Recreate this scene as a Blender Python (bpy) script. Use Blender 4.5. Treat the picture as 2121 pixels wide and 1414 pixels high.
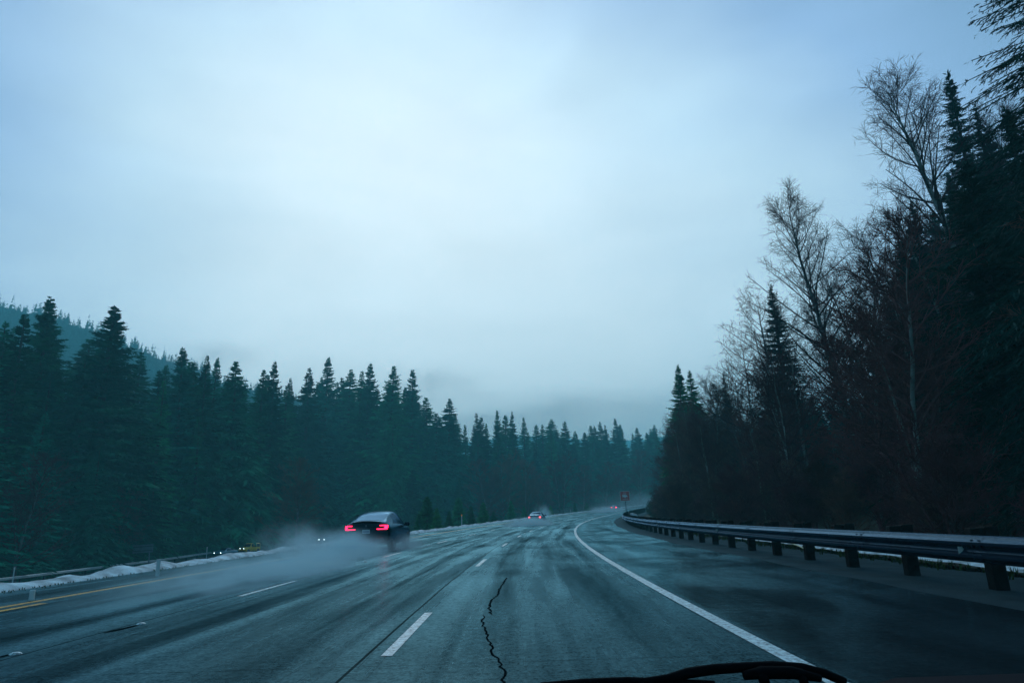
import bpy, math, random
import numpy as np
from mathutils import Matrix, Vector
random.seed(7); RN=np.random.RandomState(11)
for o in list(bpy.data.objects): bpy.data.objects.remove(o)
SC=bpy.context.scene; COL=SC.collection
# ------------------------------------------------------------------ camera
F=1414.; CP=(0.25362,-0.03167,1.236,0.00926)      # pitch, roll, eye height, yaw
def axes():
    p,r,h,yw=CP; c,s=math.cos(p),math.sin(p); cy,sy=math.cos(yw),math.sin(yw); cr,sr=math.cos(r),math.sin(r)
    r0=np.array([cy,-sy,0]); f=np.array([sy*c,cy*c,s]); u0=np.array([-sy*s,-cy*s,c])
    return r0*cr+u0*sr,-r0*sr+u0*cr,f
RT,UP,FW=axes()
cd=bpy.data.cameras.new('camera'); cam=bpy.data.objects.new('camera',cd); COL.objects.link(cam)
cd.sensor_width=36; cd.lens=24; cd.clip_start=.05; cd.clip_end=6000
M=Matrix([[RT[i],UP[i],-FW[i],0] for i in range(3)]+[[0,0,0,1]]); M[2][3]=CP[2]; cam.matrix_world=M
SC.camera=cam
# ------------------------------------------------------------------ world: overcast dusk-blue sky
W=bpy.data.worlds.new('World'); SC.world=W; W.use_nodes=True; wt=W.node_tree; wt.nodes.clear()
def N(t,k,**kw):
    n=t.nodes.new(k)
    for a,b in kw.items(): setattr(n,a,b)
    return n
def build_world():
    L=wt.links.new
    sky=N(wt,'ShaderNodeTexSky',sky_type='NISHITA',sun_disc=False); sky.sun_elevation=math.radians(32); sky.sun_rotation=math.radians(-8)
    tc=N(wt,'ShaderNodeTexCoord')
    nz=N(wt,'ShaderNodeTexNoise'); nz.inputs['Scale'].default_value=1.6; nz.inputs['Detail'].default_value=5; nz.inputs['Roughness'].default_value=.42
    mp=N(wt,'ShaderNodeMapping'); mp.inputs['Scale'].default_value=(1,1,2.4); L(tc.outputs['Generated'],mp.inputs[0]); L(mp.outputs[0],nz.inputs['Vector'])
    az,el=math.radians(-5),math.radians(17)
    d=N(wt,'ShaderNodeVectorMath',operation='DOT_PRODUCT'); L(tc.outputs['Generated'],d.inputs[0]); d.inputs[1].default_value=(math.sin(az)*math.cos(el),math.cos(az)*math.cos(el),math.sin(el))
    ad=N(wt,'ShaderNodeMath',operation='MULTIPLY_ADD'); L(nz.outputs['Fac'],ad.inputs[0]); ad.inputs[1].default_value=.26; L(d.outputs['Value'],ad.inputs[2])
    rp=N(wt,'ShaderNodeValToRGB'); L(ad.outputs[0],rp.inputs[0]); e=rp.color_ramp.elements
    mr=N(wt,'ShaderNodeMapRange'); L(ad.outputs[0],mr.inputs[0]); mr.inputs[1].default_value=.1; mr.inputs[2].default_value=1.12; L(mr.outputs[0],rp.inputs[0])
    e[0].position=0; e[0].color=(.10,.22,.34,1); e[1].position=1; e[1].color=(.84,1.06,1.18,1)
    for p,c in ((.45,(.14,.27,.45,1)),(.70,(.19,.34,.55,1)),(.83,(.33,.54,.84,1)),(.93,(.64,.89,1.07,1))):
        q=e.new(p); q.color=c
    sx=N(wt,'ShaderNodeSeparateXYZ'); L(tc.outputs['Generated'],sx.inputs[0]); hb=N(wt,'ShaderNodeMapRange',interpolation_type='SMOOTHSTEP'); L(sx.outputs[2],hb.inputs[0]); hb.inputs[1].default_value=.42; hb.inputs[2].default_value=0; hb.inputs[3].default_value=1.; hb.inputs[4].default_value=1.42
    n3=N(wt,'ShaderNodeTexNoise'); n3.inputs['Scale'].default_value=3.6; n3.inputs['Detail'].default_value=6; n3.inputs['Roughness'].default_value=.5; n3.inputs['Distortion'].default_value=.6; L(mp.outputs[0],n3.inputs['Vector']); c3=N(wt,'ShaderNodeMapRange'); L(n3.outputs['Fac'],c3.inputs[0]); c3.inputs[1].default_value=.3; c3.inputs[2].default_value=.7; c3.inputs[3].default_value=.93; c3.inputs[4].default_value=1.07
    hm=N(wt,'ShaderNodeMath',operation='MULTIPLY'); L(hb.outputs[0],hm.inputs[0]); L(c3.outputs[0],hm.inputs[1])
    vm=N(wt,'ShaderNodeVectorMath',operation='SCALE'); L(rp.outputs[0],vm.inputs[0]); L(hm.outputs[0],vm.inputs[3])
    sc=N(wt,'ShaderNodeMixRGB',blend_type='ADD'); sc.inputs[0].default_value=.012; L(vm.outputs[0],sc.inputs[1]); L(sky.outputs[0],sc.inputs[2])
    bg=N(wt,'ShaderNodeBackground'); bg.inputs[1].default_value=1.0; L(sc.outputs[0],bg.inputs[0])
    o=N(wt,'ShaderNodeOutputWorld'); L(bg.outputs[0],o.inputs[0])
build_world()
sl=bpy.data.lights.new('sun','SUN'); sl.energy=.5; sl.angle=math.radians(25); sl.color=(.85,.93,1)
so=bpy.data.objects.new('sun',sl); COL.objects.link(so); so.rotation_euler=(math.radians(58),0,math.radians(180+8))
SC.view_settings.view_transform='Standard'; SC.view_settings.look='None'; SC.view_settings.exposure=.14; SC.view_settings.gamma=1
SC.cycles.volume_bounces=10; SC.cycles.max_bounces=8
# ------------------------------------------------------------------ geometry of the place
def at(px,py,Y):
    d=RT*(px-1060.5)/F+UP*(707-py)/F+FW
    return np.array([0,0,CP[2]])+d*(Y/d[1])
def pix(P):
    d=np.array(P)-[0,0,CP[2]]; z=d@FW; return 1060.5+F*(d@RT)/z,707-F*(d@UP)/z
ST=np.arange(0,520.,1.); PS=ST/585.+1.25e-6*ST*ST/2
CX=np.concatenate([[0],np.cumsum(np.sin((PS[1:]+PS[:-1])/2))]); CY=np.concatenate([[0],np.cumsum(np.cos((PS[1:]+PS[:-1])/2))])
def zr(s):
    s=np.maximum(s,0); t=np.minimum(s,330); return .706e-4*t*t-.704e-8*t**3+(s-t)*.044
def rd(s,u,dz=0.):
    if s<0: return np.array([u,s,dz])
    x=np.interp(s,ST,CX); y=np.interp(s,ST,CY); p=np.interp(s,ST,PS)
    return np.array([x+u*math.cos(p),y-u*math.sin(p),float(zr(s))+dz])
def head(s): return float(np.interp(max(s,0),ST,PS))
def suv(X,Y):
    X=np.asarray(X,float); Y=np.asarray(Y,float); i=np.zeros(X.shape,int); flat=i.ravel(); xf=X.ravel(); yf=Y.ravel()
    for a in range(0,len(xf),4000):
        dd=(CX[None]-xf[a:a+4000,None])**2+(CY[None]-yf[a:a+4000,None])**2; flat[a:a+4000]=dd.argmin(1)
    i=flat.reshape(X.shape); p=PS[i]; dx=X-CX[i]; dy=Y-CY[i]
    s=ST[i]+dx*np.sin(p)+dy*np.cos(p); u=dx*np.cos(p)-dy*np.sin(p)
    b=Y<0; return np.where(b,Y,s),np.where(b,X,u)
def hit(px,py,dz=0):
    d=RT*(px-1060.5)/F+UP*(707-py)/F+FW; Ys=np.arange(3,400,.05)
    P=np.array([0,0,CP[2]])[None]+d[None]*(Ys/d[1])[:,None]; s,u=suv(P[:,0],P[:,1]); k=np.argmax(P[:,2]<zr(s)+dz)
    return s[k],u[k]
def sst(a,b,x): t=np.clip((x-a)/(b-a),0,1); return t*t*(3-2*t)
OPX=-47.
def opz(Y): return np.interp(Y,[-50,110,140,170,200,260,330,500],[-4.1,-3.9,-3.5,-3.1,-1.6,1.,4.,9.])
def H(X,Y,rough=True):
    X=np.asarray(X,float); Y=np.asarray(Y,float); s,u=suv(X,Y); z0=zr(s)
    z=z0-.14
    z=z-.12*sst(5.8,8.5,u)+np.clip(u-12,0,90)*.07*sst(12,20,u)-.02*np.clip(u-60,0,600)
    L=opz(Y); t=sst(-12.9,-32,u); z=z*(1-t)+(L-.15)*t
    z=z+np.clip(-60-X,0,80)*.14*sst(0,20,-60-X)+np.clip(Y-205,0,200)*.035*sst(-15,-30,u)
    if rough: z=z+(.25*np.sin(X*.31+1.3*np.sin(Y*.17))*np.cos(Y*.23+X*.07))*np.where(np.abs(X-OPX)<9,0,1)*np.where((u>-15)&(u<12),0,1)
    return z
def H1(x,y): return float(H(np.array([x]),np.array([y]))[0])
# ------------------------------------------------------------------ helpers
def outward(m,ref=None):
    import bmesh
    bm=bmesh.new(); bm.from_mesh(m)
    if ref is None: bmesh.ops.recalc_face_normals(bm,faces=bm.faces)
    else:
        bm.normal_update(); d=sum(f.normal.dot(f.calc_center_median()-Vector(ref)) for f in bm.faces)
        if d<0: bmesh.ops.reverse_faces(bm,faces=bm.faces)
    bm.to_mesh(m); bm.free(); return m
def mesh(name,V,Fc,mat=None,smooth=True,uv=None):
    m=bpy.data.meshes.new(name); m.from_pydata([tuple(map(float,v)) for v in V] if not isinstance(V,np.ndarray) else V.tolist(),[],Fc if isinstance(Fc,list) else Fc.tolist())
    if smooth: m.polygons.foreach_set('use_smooth',[True]*len(m.polygons))
    for mm in (mat if isinstance(mat,(list,tuple)) else [mat]):
        if mm: m.materials.append(mm)
    if uv is not None:
        l=m.uv_layers.new(name='UVMap'); vi=np.zeros(len(m.loops),int); m.loops.foreach_get('vertex_index',vi); l.data.foreach_set('uv',np.asarray(uv,float)[vi].ravel())
    m.update(); return m
def link(name,data,parent=None,loc=None,kind=None,label=None,cat=None,group=None):
    o=bpy.data.objects.new(name,data); COL.objects.link(o)
    if parent: o.parent=parent
    if loc is not None: o.location=tuple(map(float,loc))
    for k,v in (('kind',kind),('label',label),('category',cat),('group',group)):
        if v: o[k]=v
    return o
class MB:
    def __init__(s): s.v=[]; s.f=[]
    def add(s,V,Fc):
        n=len(s.v); s.v+= [tuple(map(float,v)) for v in V]; s.f+=[tuple(int(i)+n for i in f) for f in Fc]
    def box(s,c,d,rz=0.,rx=0.,bev=0.):
        x,y,z=[a/2 for a in d]
        if bev:
            b=bev; V=[]
            for sz in (-1,1):
                for (a,e) in ((-1,-1),(1,-1),(1,1),(-1,1)): V+= [(a*(x-b),e*y,sz*(z-b)),(a*x,e*(y-b),sz*(z-b)),(a*(x-b),e*(y-b),sz*z)]
            import bmesh
            bm=bmesh.new()
            for v in V: bm.verts.new(v)
            r=bmesh.ops.convex_hull(bm,input=bm.verts); bm.verts.index_update(); VV=[v.co[:] for v in bm.verts]; FF=[[v.index for v in f.verts] for f in bm.faces]; bm.free()
        else:
            VV=[(a*x,e*y,g*z) for g in (-1,1) for (a,e) in ((-1,-1),(1,-1),(1,1),(-1,1))]; FF=[(0,3,2,1),(4,5,6,7),(0,1,5,4),(1,2,6,5),(2,3,7,6),(3,0,4,7)]
        R=Matrix.Rotation(rz,3,'Z')@Matrix.Rotation(rx,3,'X'); s.add([Vector(c)+R@Vector(v) for v in VV],FF)
    def tube(s,pts,rad,n=8,cap=True):
        pts=[Vector(p) for p in pts]; V=[]; Fc=[]
        if not hasattr(rad,'__len__'): rad=[rad]*len(pts)
        for i,p in enumerate(pts):
            t=(pts[min(i+1,len(pts)-1)]-pts[max(i-1,0)]).normalized(); a=t.orthogonal().normalized() if i==0 else (pa-t*pa.dot(t)).normalized(); pa=a; b=t.cross(a)
            V+=[p+(a*math.cos(2*math.pi*k/n)+b*math.sin(2*math.pi*k/n))*rad[i] for k in range(n)]
        for i in range(len(pts)-1):
            for k in range(n): Fc.append((i*n+k,i*n+(k+1)%n,(i+1)*n+(k+1)%n,(i+1)*n+k))
        if cap: Fc+= [tuple(range(n))[::-1],tuple((len(pts)-1)*n+k for k in range(n))]
        s.add(V,Fc)
    def disc(s,c,r0,r1,th,n=28,ax='x'):       # solid ring / disc about the x axis
        V=[];Fc=[]
        for (r,h) in ((r0,-th),(r1,-th),(r1,th),(r0,th)):
            for k in range(n):
                a=2*math.pi*k/n; V.append((c[0]+h,c[1]+r*math.cos(a),c[2]+r*math.sin(a)))
        for j in range(4):
            for k in range(n): Fc.append((j*n+k,j*n+(k+1)%n,((j+1)%4)*n+(k+1)%n,((j+1)%4)*n+k))
        s.add(V,Fc)
    def build(s,name,mat,parent=None,smooth=False,**kw): return link(name,outward(mesh(name,s.v,s.f,mat,smooth)),parent,**kw)
def mat(name,col,rough=.6,metal=0,spec=.5,emit=None,es=1.,var=.0,vs=3.,bump=0.,bs=20.,coat=0,objrand=0,col2=None,trans=0):
    m=bpy.data.materials.new(name); m.use_nodes=True; t=m.node_tree; b=t.nodes['Principled BSDF']; L=t.links.new
    b.inputs['Roughness'].default_value=rough; b.inputs['Metallic'].default_value=metal; b.inputs['Specular IOR Level'].default_value=spec; b.inputs['Coat Weight'].default_value=coat
    b.inputs['Transmission Weight'].default_value=trans
    tc=N(t,'ShaderNodeTexCoord')
    nz=N(t,'ShaderNodeTexNoise'); nz.inputs['Scale'].default_value=vs; nz.inputs['Detail'].default_value=4; L(tc.outputs['Object'],nz.inputs['Vector'])
    c1=N(t,'ShaderNodeMixRGB'); c=np.array(col); c2=np.array(col2) if col2 else c*(1+var); c1.inputs[1].default_value=(*(c*(1-var)),1); c1.inputs[2].default_value=(*c2,1)
    rr=N(t,'ShaderNodeMapRange'); rr.inputs[1].default_value=.3; rr.inputs[2].default_value=.7; L(nz.outputs['Fac'],rr.inputs[0]); L(rr.outputs[0],c1.inputs[0]); out=c1.outputs[0]
    if objrand:
        oi=N(t,'ShaderNodeObjectInfo'); hs=N(t,'ShaderNodeHueSaturation'); ml=N(t,'ShaderNodeMapRange'); ml.inputs[3].default_value=1-objrand; ml.inputs[4].default_value=1+objrand
        L(oi.outputs['Random'],ml.inputs[0]); L(ml.outputs[0],hs.inputs['Value']); m2=N(t,'ShaderNodeMapRange'); m2.inputs[3].default_value=.47; m2.inputs[4].default_value=.53
        mu=N(t,'ShaderNodeMath',operation='FRACT'); mm=N(t,'ShaderNodeMath',operation='MULTIPLY'); mm.inputs[1].default_value=7.3; L(oi.outputs['Random'],mm.inputs[0]); L(mm.outputs[0],mu.inputs[0]); L(mu.outputs[0],m2.inputs[0]); L(m2.outputs[0],hs.inputs['Hue'])
        L(out,hs.inputs['Color']); out=hs.outputs[0]
    L(out,b.inputs['Base Color'])
    if bump:
        n2=N(t,'ShaderNodeTexNoise'); n2.inputs['Scale'].default_value=bs; n2.inputs['Detail'].default_value=5; L(tc.outputs['Object'],n2.inputs['Vector'])
        bp=N(t,'ShaderNodeBump'); bp.inputs['Strength'].default_value=bump; bp.inputs['Distance'].default_value=.05; L(n2.outputs['Fac'],bp.inputs['Height']); L(bp.outputs[0],b.inputs['Normal'])
    if emit: b.inputs['Emission Color'].default_value=(*emit,1); b.inputs['Emission Strength'].default_value=es
    return m
MT=dict(
 ground=mat('forest_floor',(.035,.032,.02),.95,var=.5,vs=.35,bump=.6,bs=2.5,col2=(.03,.05,.022)),
 snow=mat('old_snow',(.46,.57,.60),.8,var=.55,vs=2.2,bump=.8,bs=5),
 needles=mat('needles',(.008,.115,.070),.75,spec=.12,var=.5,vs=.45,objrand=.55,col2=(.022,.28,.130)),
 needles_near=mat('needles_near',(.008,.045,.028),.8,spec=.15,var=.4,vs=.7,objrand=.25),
 needles_young=mat('needles_young',(.04,.24,.08),.8,spec=.2,var=.4,vs=1.2,objrand=.3),
 hill=mat('far_needles',(.01,.06,.055),.9,spec=.1,var=.5,vs=.05),
 bark=mat('bark',(.045,.04,.035),.9,var=.4,vs=2,bump=.5,bs=12,objrand=.2),
 alder=mat('alder_bark',(.16,.16,.14),.85,spec=.2,var=.6,vs=1.4,objrand=.25,col2=(.32,.35,.33)),
 twig=mat('twigs',(.080,.048,.055),.85,spec=.15,var=.3,vs=1.,objrand=.3),
 brush=mat('red_brush',(.15,.066,.060),.9,spec=.1,var=.4,vs=1.,objrand=.35),
 grass=mat('grass',(.05,.075,.02),.9,spec=.1,var=.5,vs=2.),
 green=mat('shrub_leaves',(.02,.065,.03),.7,spec=.3,var=.5,vs=2.),
 steel=mat('wet_galvanised_steel',(.05,.085,.15),.38,metal=.6,var=.25,vs=2.,bump=.08,bs=30),
 wood=mat('dark_wet_timber',(.010,.009,.009),.8,spec=.12,var=.4,vs=4,bump=.4,bs=25),
 white=mat('white_plastic',(.6,.66,.68),.5,var=.08),
 orange=mat('orange_reflector',(.9,.30,.03),.35,var=.05,emit=(1,.4,.05),es=.25),  # slight glow added to the reflector, which is no lamp
 amber=mat('rail_reflector',(.8,.78,.72),.3,var=.2,vs=30),
 wline=mat('white_paint',(.66,.78,.80),.35,var=.18,vs=3.,bump=.3,bs=60),
 yline=mat('yellow_paint',(.70,.30,.02),.4,var=.2,vs=2.),
 crack=mat('crack',(.003,.006,.008),.95,spec=.0),
 gravel=mat('wet_gravel',(.011,.014,.014),.75,var=.5,vs=1.2,bump=.9,bs=30),
 paint_black=mat('black_car_paint',(.006,.012,.018),.22,spec=.35,coat=.12,var=.05),
 glass=mat('tinted_window',(.006,.012,.018),.10,spec=.30,var=.02),
 trim=mat('black_trim',(.01,.01,.012),.5,var=.2,vs=8),
 tyre=mat('tyre',(.012,.012,.013),.8,var=.2,vs=10,bump=.4,bs=40),
 rim=mat('rim',(.25,.26,.28),.3,metal=.9,var=.1),
 tail=mat('tail_lamp',(.5,.005,.02),.3,emit=(1,.008,.04),es=9.,var=.02),
 taildark=mat('unlit_lens',(.05,.003,.008),.15,var=.1),
 tailfar=mat('lit_tail_lamp',(.6,.05,.05),.3,emit=(1,.13,.16),es=2.6,var=.02),
 headl=mat('headlamp',(.8,.9,.9),.2,emit=(.72,.98,1),es=6.,var=.02),
 plate=mat('licence_plate',(.42,.52,.56),.4,var=.06,vs=20),
 platetext=mat('plate_text',(.05,.08,.2),.5),
 grey_car=mat('slate_paint',(.05,.07,.09),.2,coat=.7,var=.05),
 silver=mat('silver_paint',(.20,.25,.30),.25,metal=.5,coat=.6,var=.05),
 yellow=mat('yellow_car_paint',(.95,.55,.01),.3,coat=.5,var=.05),
 teal=mat('blue_car_paint',(.05,.18,.26),.25,coat=.6,var=.05),
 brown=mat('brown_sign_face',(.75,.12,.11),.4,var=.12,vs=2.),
 signwhite=mat('sign_white',(.85,.88,.9),.4,var=.04),
 alum=mat('sign_back',(.16,.2,.24),.5,metal=.5,var=.2,vs=2),
 rubber=mat('wiper_rubber',(.003,.004,.005),.9,spec=.05,var=.1,vs=20),
 cowl=mat('cowl_plastic',(.004,.006,.010),.8,spec=.1,var=.3,vs=6),
 bonnet=mat('red_bonnet_paint',(.35,.01,.025),.25,coat=.8,var=.04))
def film(name,base,tint,rough,ior,k=1.,bump=0,bs=20,var=.15,vs=5.):     # dark base under a tinted reflecting film
    m=mat(name,base,rough,var=var,vs=vs,bump=bump,bs=bs); t=m.node_tree; L=t.links.new; b=t.nodes['Principled BSDF']; b.inputs['Specular IOR Level'].default_value=0
    g=N(t,'ShaderNodeBsdfGlossy'); g.inputs[0].default_value=(*tint,1); g.inputs['Roughness'].default_value=rough
    f=N(t,'ShaderNodeFresnel'); f.inputs[0].default_value=ior; mu=N(t,'ShaderNodeMath',operation='MULTIPLY',use_clamp=True); L(f.outputs[0],mu.inputs[0]); mu.inputs[1].default_value=k
    x=N(t,'ShaderNodeMixShader'); L(mu.outputs[0],x.inputs[0]); L(b.outputs[0],x.inputs[1]); L(g.outputs[0],x.inputs[2]); L(x.outputs[0],t.nodes['Material Output'].inputs[0])
    if bump: L(b.inputs['Normal'].links[0].from_socket,g.inputs['Normal'])
    return m
MT['paint_black']=film('black_car_paint',(.004,.010,.016),(.42,.75,1),.14,1.5,.75,var=.05)
MT['glass']=film('tinted_window',(.004,.010,.016),(.32,.64,.95),.08,1.5,.50,var=.03)
MT['silver']=film('silver_paint',(.06,.11,.15),(.55,.85,1),.2,1.5,.8,var=.05)
MT['grey_car']=film('slate_paint',(.04,.07,.10),(.5,.8,1),.2,1.5,.7,var=.05)
MT['steel']=film('wet_guardrail_steel',(.008,.017,.030),(.42,.70,.95),.26,1.6,.50,bump=.1,bs=14,var=.3,vs=1.5)
MT['gravel']=film('wet_gravel',(.012,.017,.018),(.5,.8,.9),.6,1.25,.10,bump=.9,bs=18,var=.5,vs=1.5)
# road material: wet concrete lanes + smoother, wetter asphalt shoulders, all in road metres (u across, s along)
def road_mat():
    m=bpy.data.materials.new('wet_road'); m.use_nodes=True; t=m.node_tree; b=t.nodes['Principled BSDF']; L=t.links.new
    uv=N(t,'ShaderNodeUVMap',uv_map='UVMap'); sp=N(t,'ShaderNodeSeparateXYZ'); L(uv.outputs[0],sp.inputs[0]); U,S=sp.outputs[0],sp.outputs[1]
    def ma(op,a,b_=None,c=None,cl=False):
        n=N(t,'ShaderNodeMath',operation=op,use_clamp=cl)
        for i,x in enumerate((a,b_,c)):
            if x is None: continue
            if isinstance(x,(int,float)): n.inputs[i].default_value=x
            else: L(x,n.inputs[i])
        return n.outputs[0]
    def noise(sx,sy,sc,det=4,ro=.55,dist=0):
        mp=N(t,'ShaderNodeMapping'); mp.inputs['Scale'].default_value=(sx,sy,1); L(uv.outputs[0],mp.inputs[0]); n=N(t,'ShaderNodeTexNoise'); n.inputs['Scale'].default_value=sc; n.inputs['Detail'].default_value=det; n.inputs['Roughness'].default_value=ro; n.inputs['Distortion'].default_value=dist
        L(mp.outputs[0],n.inputs['Vector']); return n.outputs['Fac']
    def rng(x,a,b_,c=0,d=1):
        n=N(t,'ShaderNodeMapRange'); L(x,n.inputs[0])
        for i,v in enumerate((a,b_,c,d)): n.inputs[i+1].default_value=v
        return n.outputs[0]
    streak=noise(1,.035,1.6,5,.6,.4); blot=noise(1,.4,.35,5,.6,.5); fine=noise(1,1,28,3,.7); agg=noise(1,1,9,4,.7); water=noise(1,.5,.55,4,.6,.8)
    # wheel paths: two per 3.79 m lane, starting at the joint u=-1.48
    ph=ma('FRACT',ma('DIVIDE',ma('ADD',U,1.48+3.79*10),3.79)); wp=ma('ABSOLUTE',ma('SUBTRACT',ma('ABSOLUTE',ma('SUBTRACT',ph,.5)),.235)); wpath=rng(ma('ADD',wp,ma('MULTIPLY',streak,.10)),.05,.19,1,0)
    # shoulder mask
    edge=ma('ADD',U,ma('MULTIPLY',ma('SUBTRACT',noise(1,.2,.6),.5),.06)); sh=rng(edge,2.44,2.50); shl=rng(U,-9.35,-9.5); 
    c1=N(t,'ShaderNodeMixRGB'); c1.inputs[1].default_value=(.004,.012,.015,1); c1.inputs[2].default_value=(.034,.066,.074,1); L(rng(ma('ADD',ma('MULTIPLY',fine,.7),ma('MULTIPLY',agg,.3)),.41,.61),c1.inputs[0])
    c2=N(t,'ShaderNodeMixRGB',blend_type='MULTIPLY'); L(c1.outputs[0],c2.inputs[1]); c2.inputs[0].default_value=1
    g=N(t,'ShaderNodeCombineXYZ'); gv=ma('MULTIPLY',rng(blot,.3,.7,.55,1.3),rng(wpath,0,1,1.12,.72))
    for i in range(3): L(gv,g.inputs[i])
    L(g.outputs[0],c2.inputs[2])
    c3=N(t,'ShaderNodeMixRGB'); L(sh,c3.inputs[0]); L(c2.outputs[0],c3.inputs[1]); cs=N(t,'ShaderNodeMixRGB'); cs.inputs[1].default_value=(.006,.010,.012,1); cs.inputs[2].default_value=(.018,.024,.026,1); L(rng(ma('ADD',ma('MULTIPLY',fine,.5),ma('MULTIPLY',streak,.5)),.35,.65),cs.inputs[0]); L(cs.outputs[0],c3.inputs[2])
    # joints: along the lanes and across every 4.6 m
    def line(x,c,w): return ma('LESS_THAN',ma('ABSOLUTE',ma('SUBTRACT',ma('ADD',x,ma('MULTIPLY',ma('SUBTRACT',blot,.5),.05)),c)),w)
    j=ma('MAXIMUM',line(U,-1.48,.016),line(U,-5.27,.016)); tr=ma('MULTIPLY',ma('LESS_THAN',ma('ABSOLUTE',ma('SUBTRACT',ma('FRACT',ma('DIVIDE',ma('ADD',S,.3),4.6)),.5)),.0022),ma('SUBTRACT',1,sh)); tr=ma('MULTIPLY',tr,.6)
    jj=ma('MAXIMUM',j,tr)
    c4=N(t,'ShaderNodeMixRGB'); L(jj,c4.inputs[0]); L(c3.outputs[0],c4.inputs[1]); c4.inputs[2].default_value=(.006,.008,.009,1); L(c4.outputs[0],b.inputs['Base Color'])
    # wetness
    film=rng(water,.42,.60); rl=ma('ADD',rng(ma('ADD',ma('MULTIPLY',streak,.6),ma('MULTIPLY',blot,.4)),.35,.65,.18,.36),ma('MULTIPLY',wpath,-.06)); rs=rng(film,0,1,.23,.15)
    ro=N(t,'ShaderNodeMixRGB'); L(sh,ro.inputs[0]); L(rl,ro.inputs[1]); L(rs,ro.inputs[2]); L(ro.outputs[0],b.inputs['Roughness']); b.inputs['Specular IOR Level'].default_value=.30; b.inputs['Specular Tint'].default_value=(.35,.78,1,1)
    # bump: aggregate on lanes; cross ripples on shoulder
    rip=noise(.25,4.5,1.6,4,.6,.3); hl=ma('ADD',ma('MULTIPLY',fine,.55),ma('MULTIPLY',agg,.45)); hs=ma('ADD',ma('MULTIPLY',rip,1.5),ma('MULTIPLY',fine,.12))
    hh=N(t,'ShaderNodeMixRGB'); L(sh,hh.inputs[0]); L(hl,hh.inputs[1]); L(hs,hh.inputs[2])
    bp=N(t,'ShaderNodeBump'); bp.inputs['Strength'].default_value=.4; bp.inputs['Distance'].default_value=.010; L(hh.outputs[0],bp.inputs['Height']); L(bp.outputs[0],b.inputs['Normal'])
    # diffuse concrete under a water film following the view angle, with blue-green painted into its reflections
    out=t.nodes['Material Output']; df=N(t,'ShaderNodeBsdfDiffuse'); L(c4.outputs[0],df.inputs[0]); L(bp.outputs[0],df.inputs['Normal'])
    gl=N(t,'ShaderNodeBsdfGlossy'); gl.inputs[0].default_value=(.42,.86,1,1); L(ro.outputs[0],gl.inputs['Roughness']); L(bp.outputs[0],gl.inputs['Normal'])
    fr=N(t,'ShaderNodeFresnel'); fr.inputs[0].default_value=1.21; fm=ma('MULTIPLY',ma('MULTIPLY',ma('MULTIPLY',fr.outputs[0],ma('ADD',.40,ma('MULTIPLY',sh,.22))),rng(ma('ADD',ma('MULTIPLY',fine,.5),ma('MULTIPLY',agg,.5)),.36,.64,.55,1.45)),ma('MULTIPLY',ma('SUBTRACT',1,ma('MULTIPLY',jj,.8)),rng(ma('ADD',ma('MULTIPLY',streak,.6),ma('MULTIPLY',blot,.4)),.35,.65,.55,1.25)),None,True)
    mx=N(t,'ShaderNodeMixShader'); L(fm,mx.inputs[0]); L(df.outputs[0],mx.inputs[1]); L(gl.outputs[0],mx.inputs[2]); L(mx.outputs[0],out.inputs[0])
    return m
MT['road']=road_mat()
# ------------------------------------------------------------------ ground, roads, hills
def axis(a,b,d,far,g):
    c=list(np.arange(a,b+.01,d)); st=d
    while c[-1]<far: st*=g; c.append(c[-1]+st)
    st=d
    while c[0]>-far: st*=g; c.insert(0,c[0]-st)
    return np.array(c)
def build_ground():
    xs=axis(-90,110,2.,2000,1.3); ys=axis(-16,380,2.,2000,1.3); X,Y=np.meshgrid(xs,ys); Z=H(X,Y)
    r=np.hypot(X,Y-150); Z=np.where(r>450,Z*np.exp(-np.maximum(r-450,0)/400)-2*sst(450,900,r),Z); n=len(xs); V=np.stack([X.ravel(),Y.ravel(),Z.ravel()],1)
    i=np.arange(n-1)[None]+np.arange(len(ys)-1)[:,None]*n; i=i.ravel(); link('ground',mesh('ground',V,np.stack([i,i+1,i+n+1,i+n],1),MT['ground']),kind='structure')
build_ground()
def worn_paint(name,col):
    m=mat(name,col,.4,spec=.3,var=.1,vs=2.); t=m.node_tree; L=t.links.new; b=t.nodes['Principled BSDF']; tc=N(t,'ShaderNodeTexCoord'); n=N(t,'ShaderNodeTexNoise'); n.inputs['Scale'].default_value=16; n.inputs['Detail'].default_value=8; n.inputs['Roughness'].default_value=.75; L(tc.outputs['Object'],n.inputs['Vector'])
    r=N(t,'ShaderNodeMapRange'); L(n.outputs['Fac'],r.inputs[0]); r.inputs[1].default_value=.45; r.inputs[2].default_value=.62; r.inputs[4].default_value=.85; x=N(t,'ShaderNodeMixRGB'); L(r.outputs[0],x.inputs[0]); L(b.inputs['Base Color'].links[0].from_socket,x.inputs[1]); x.inputs[2].default_value=(.02,.04,.045,1); L(x.outputs[0],b.inputs['Base Color']); return m
MT['wline']=worn_paint('white_paint',(.70,.86,.88)); MT['yline']=worn_paint('yellow_paint',(1.,.44,.0))
def ribbon(name,s0,s1,us,dz,m,ds=1.,wob=None,**kw):
    V=[];UVs=[];ss=np.arange(s0,s1+.001,ds)
    for s in ss:
        for k,u in enumerate(us):
            uu=u+(wob(s,k) if wob else 0); V.append(rd(s,uu,dz if not callable(dz) else dz(s,uu))); UVs.append((uu,s))
    n=len(us); Fc=[(a*n+b,a*n+b+1,(a+1)*n+b+1,(a+1)*n+b) for a in range(len(ss)-1) for b in range(n-1)]
    return link(name,mesh(name,V,Fc,m,uv=UVs),**kw)
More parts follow.
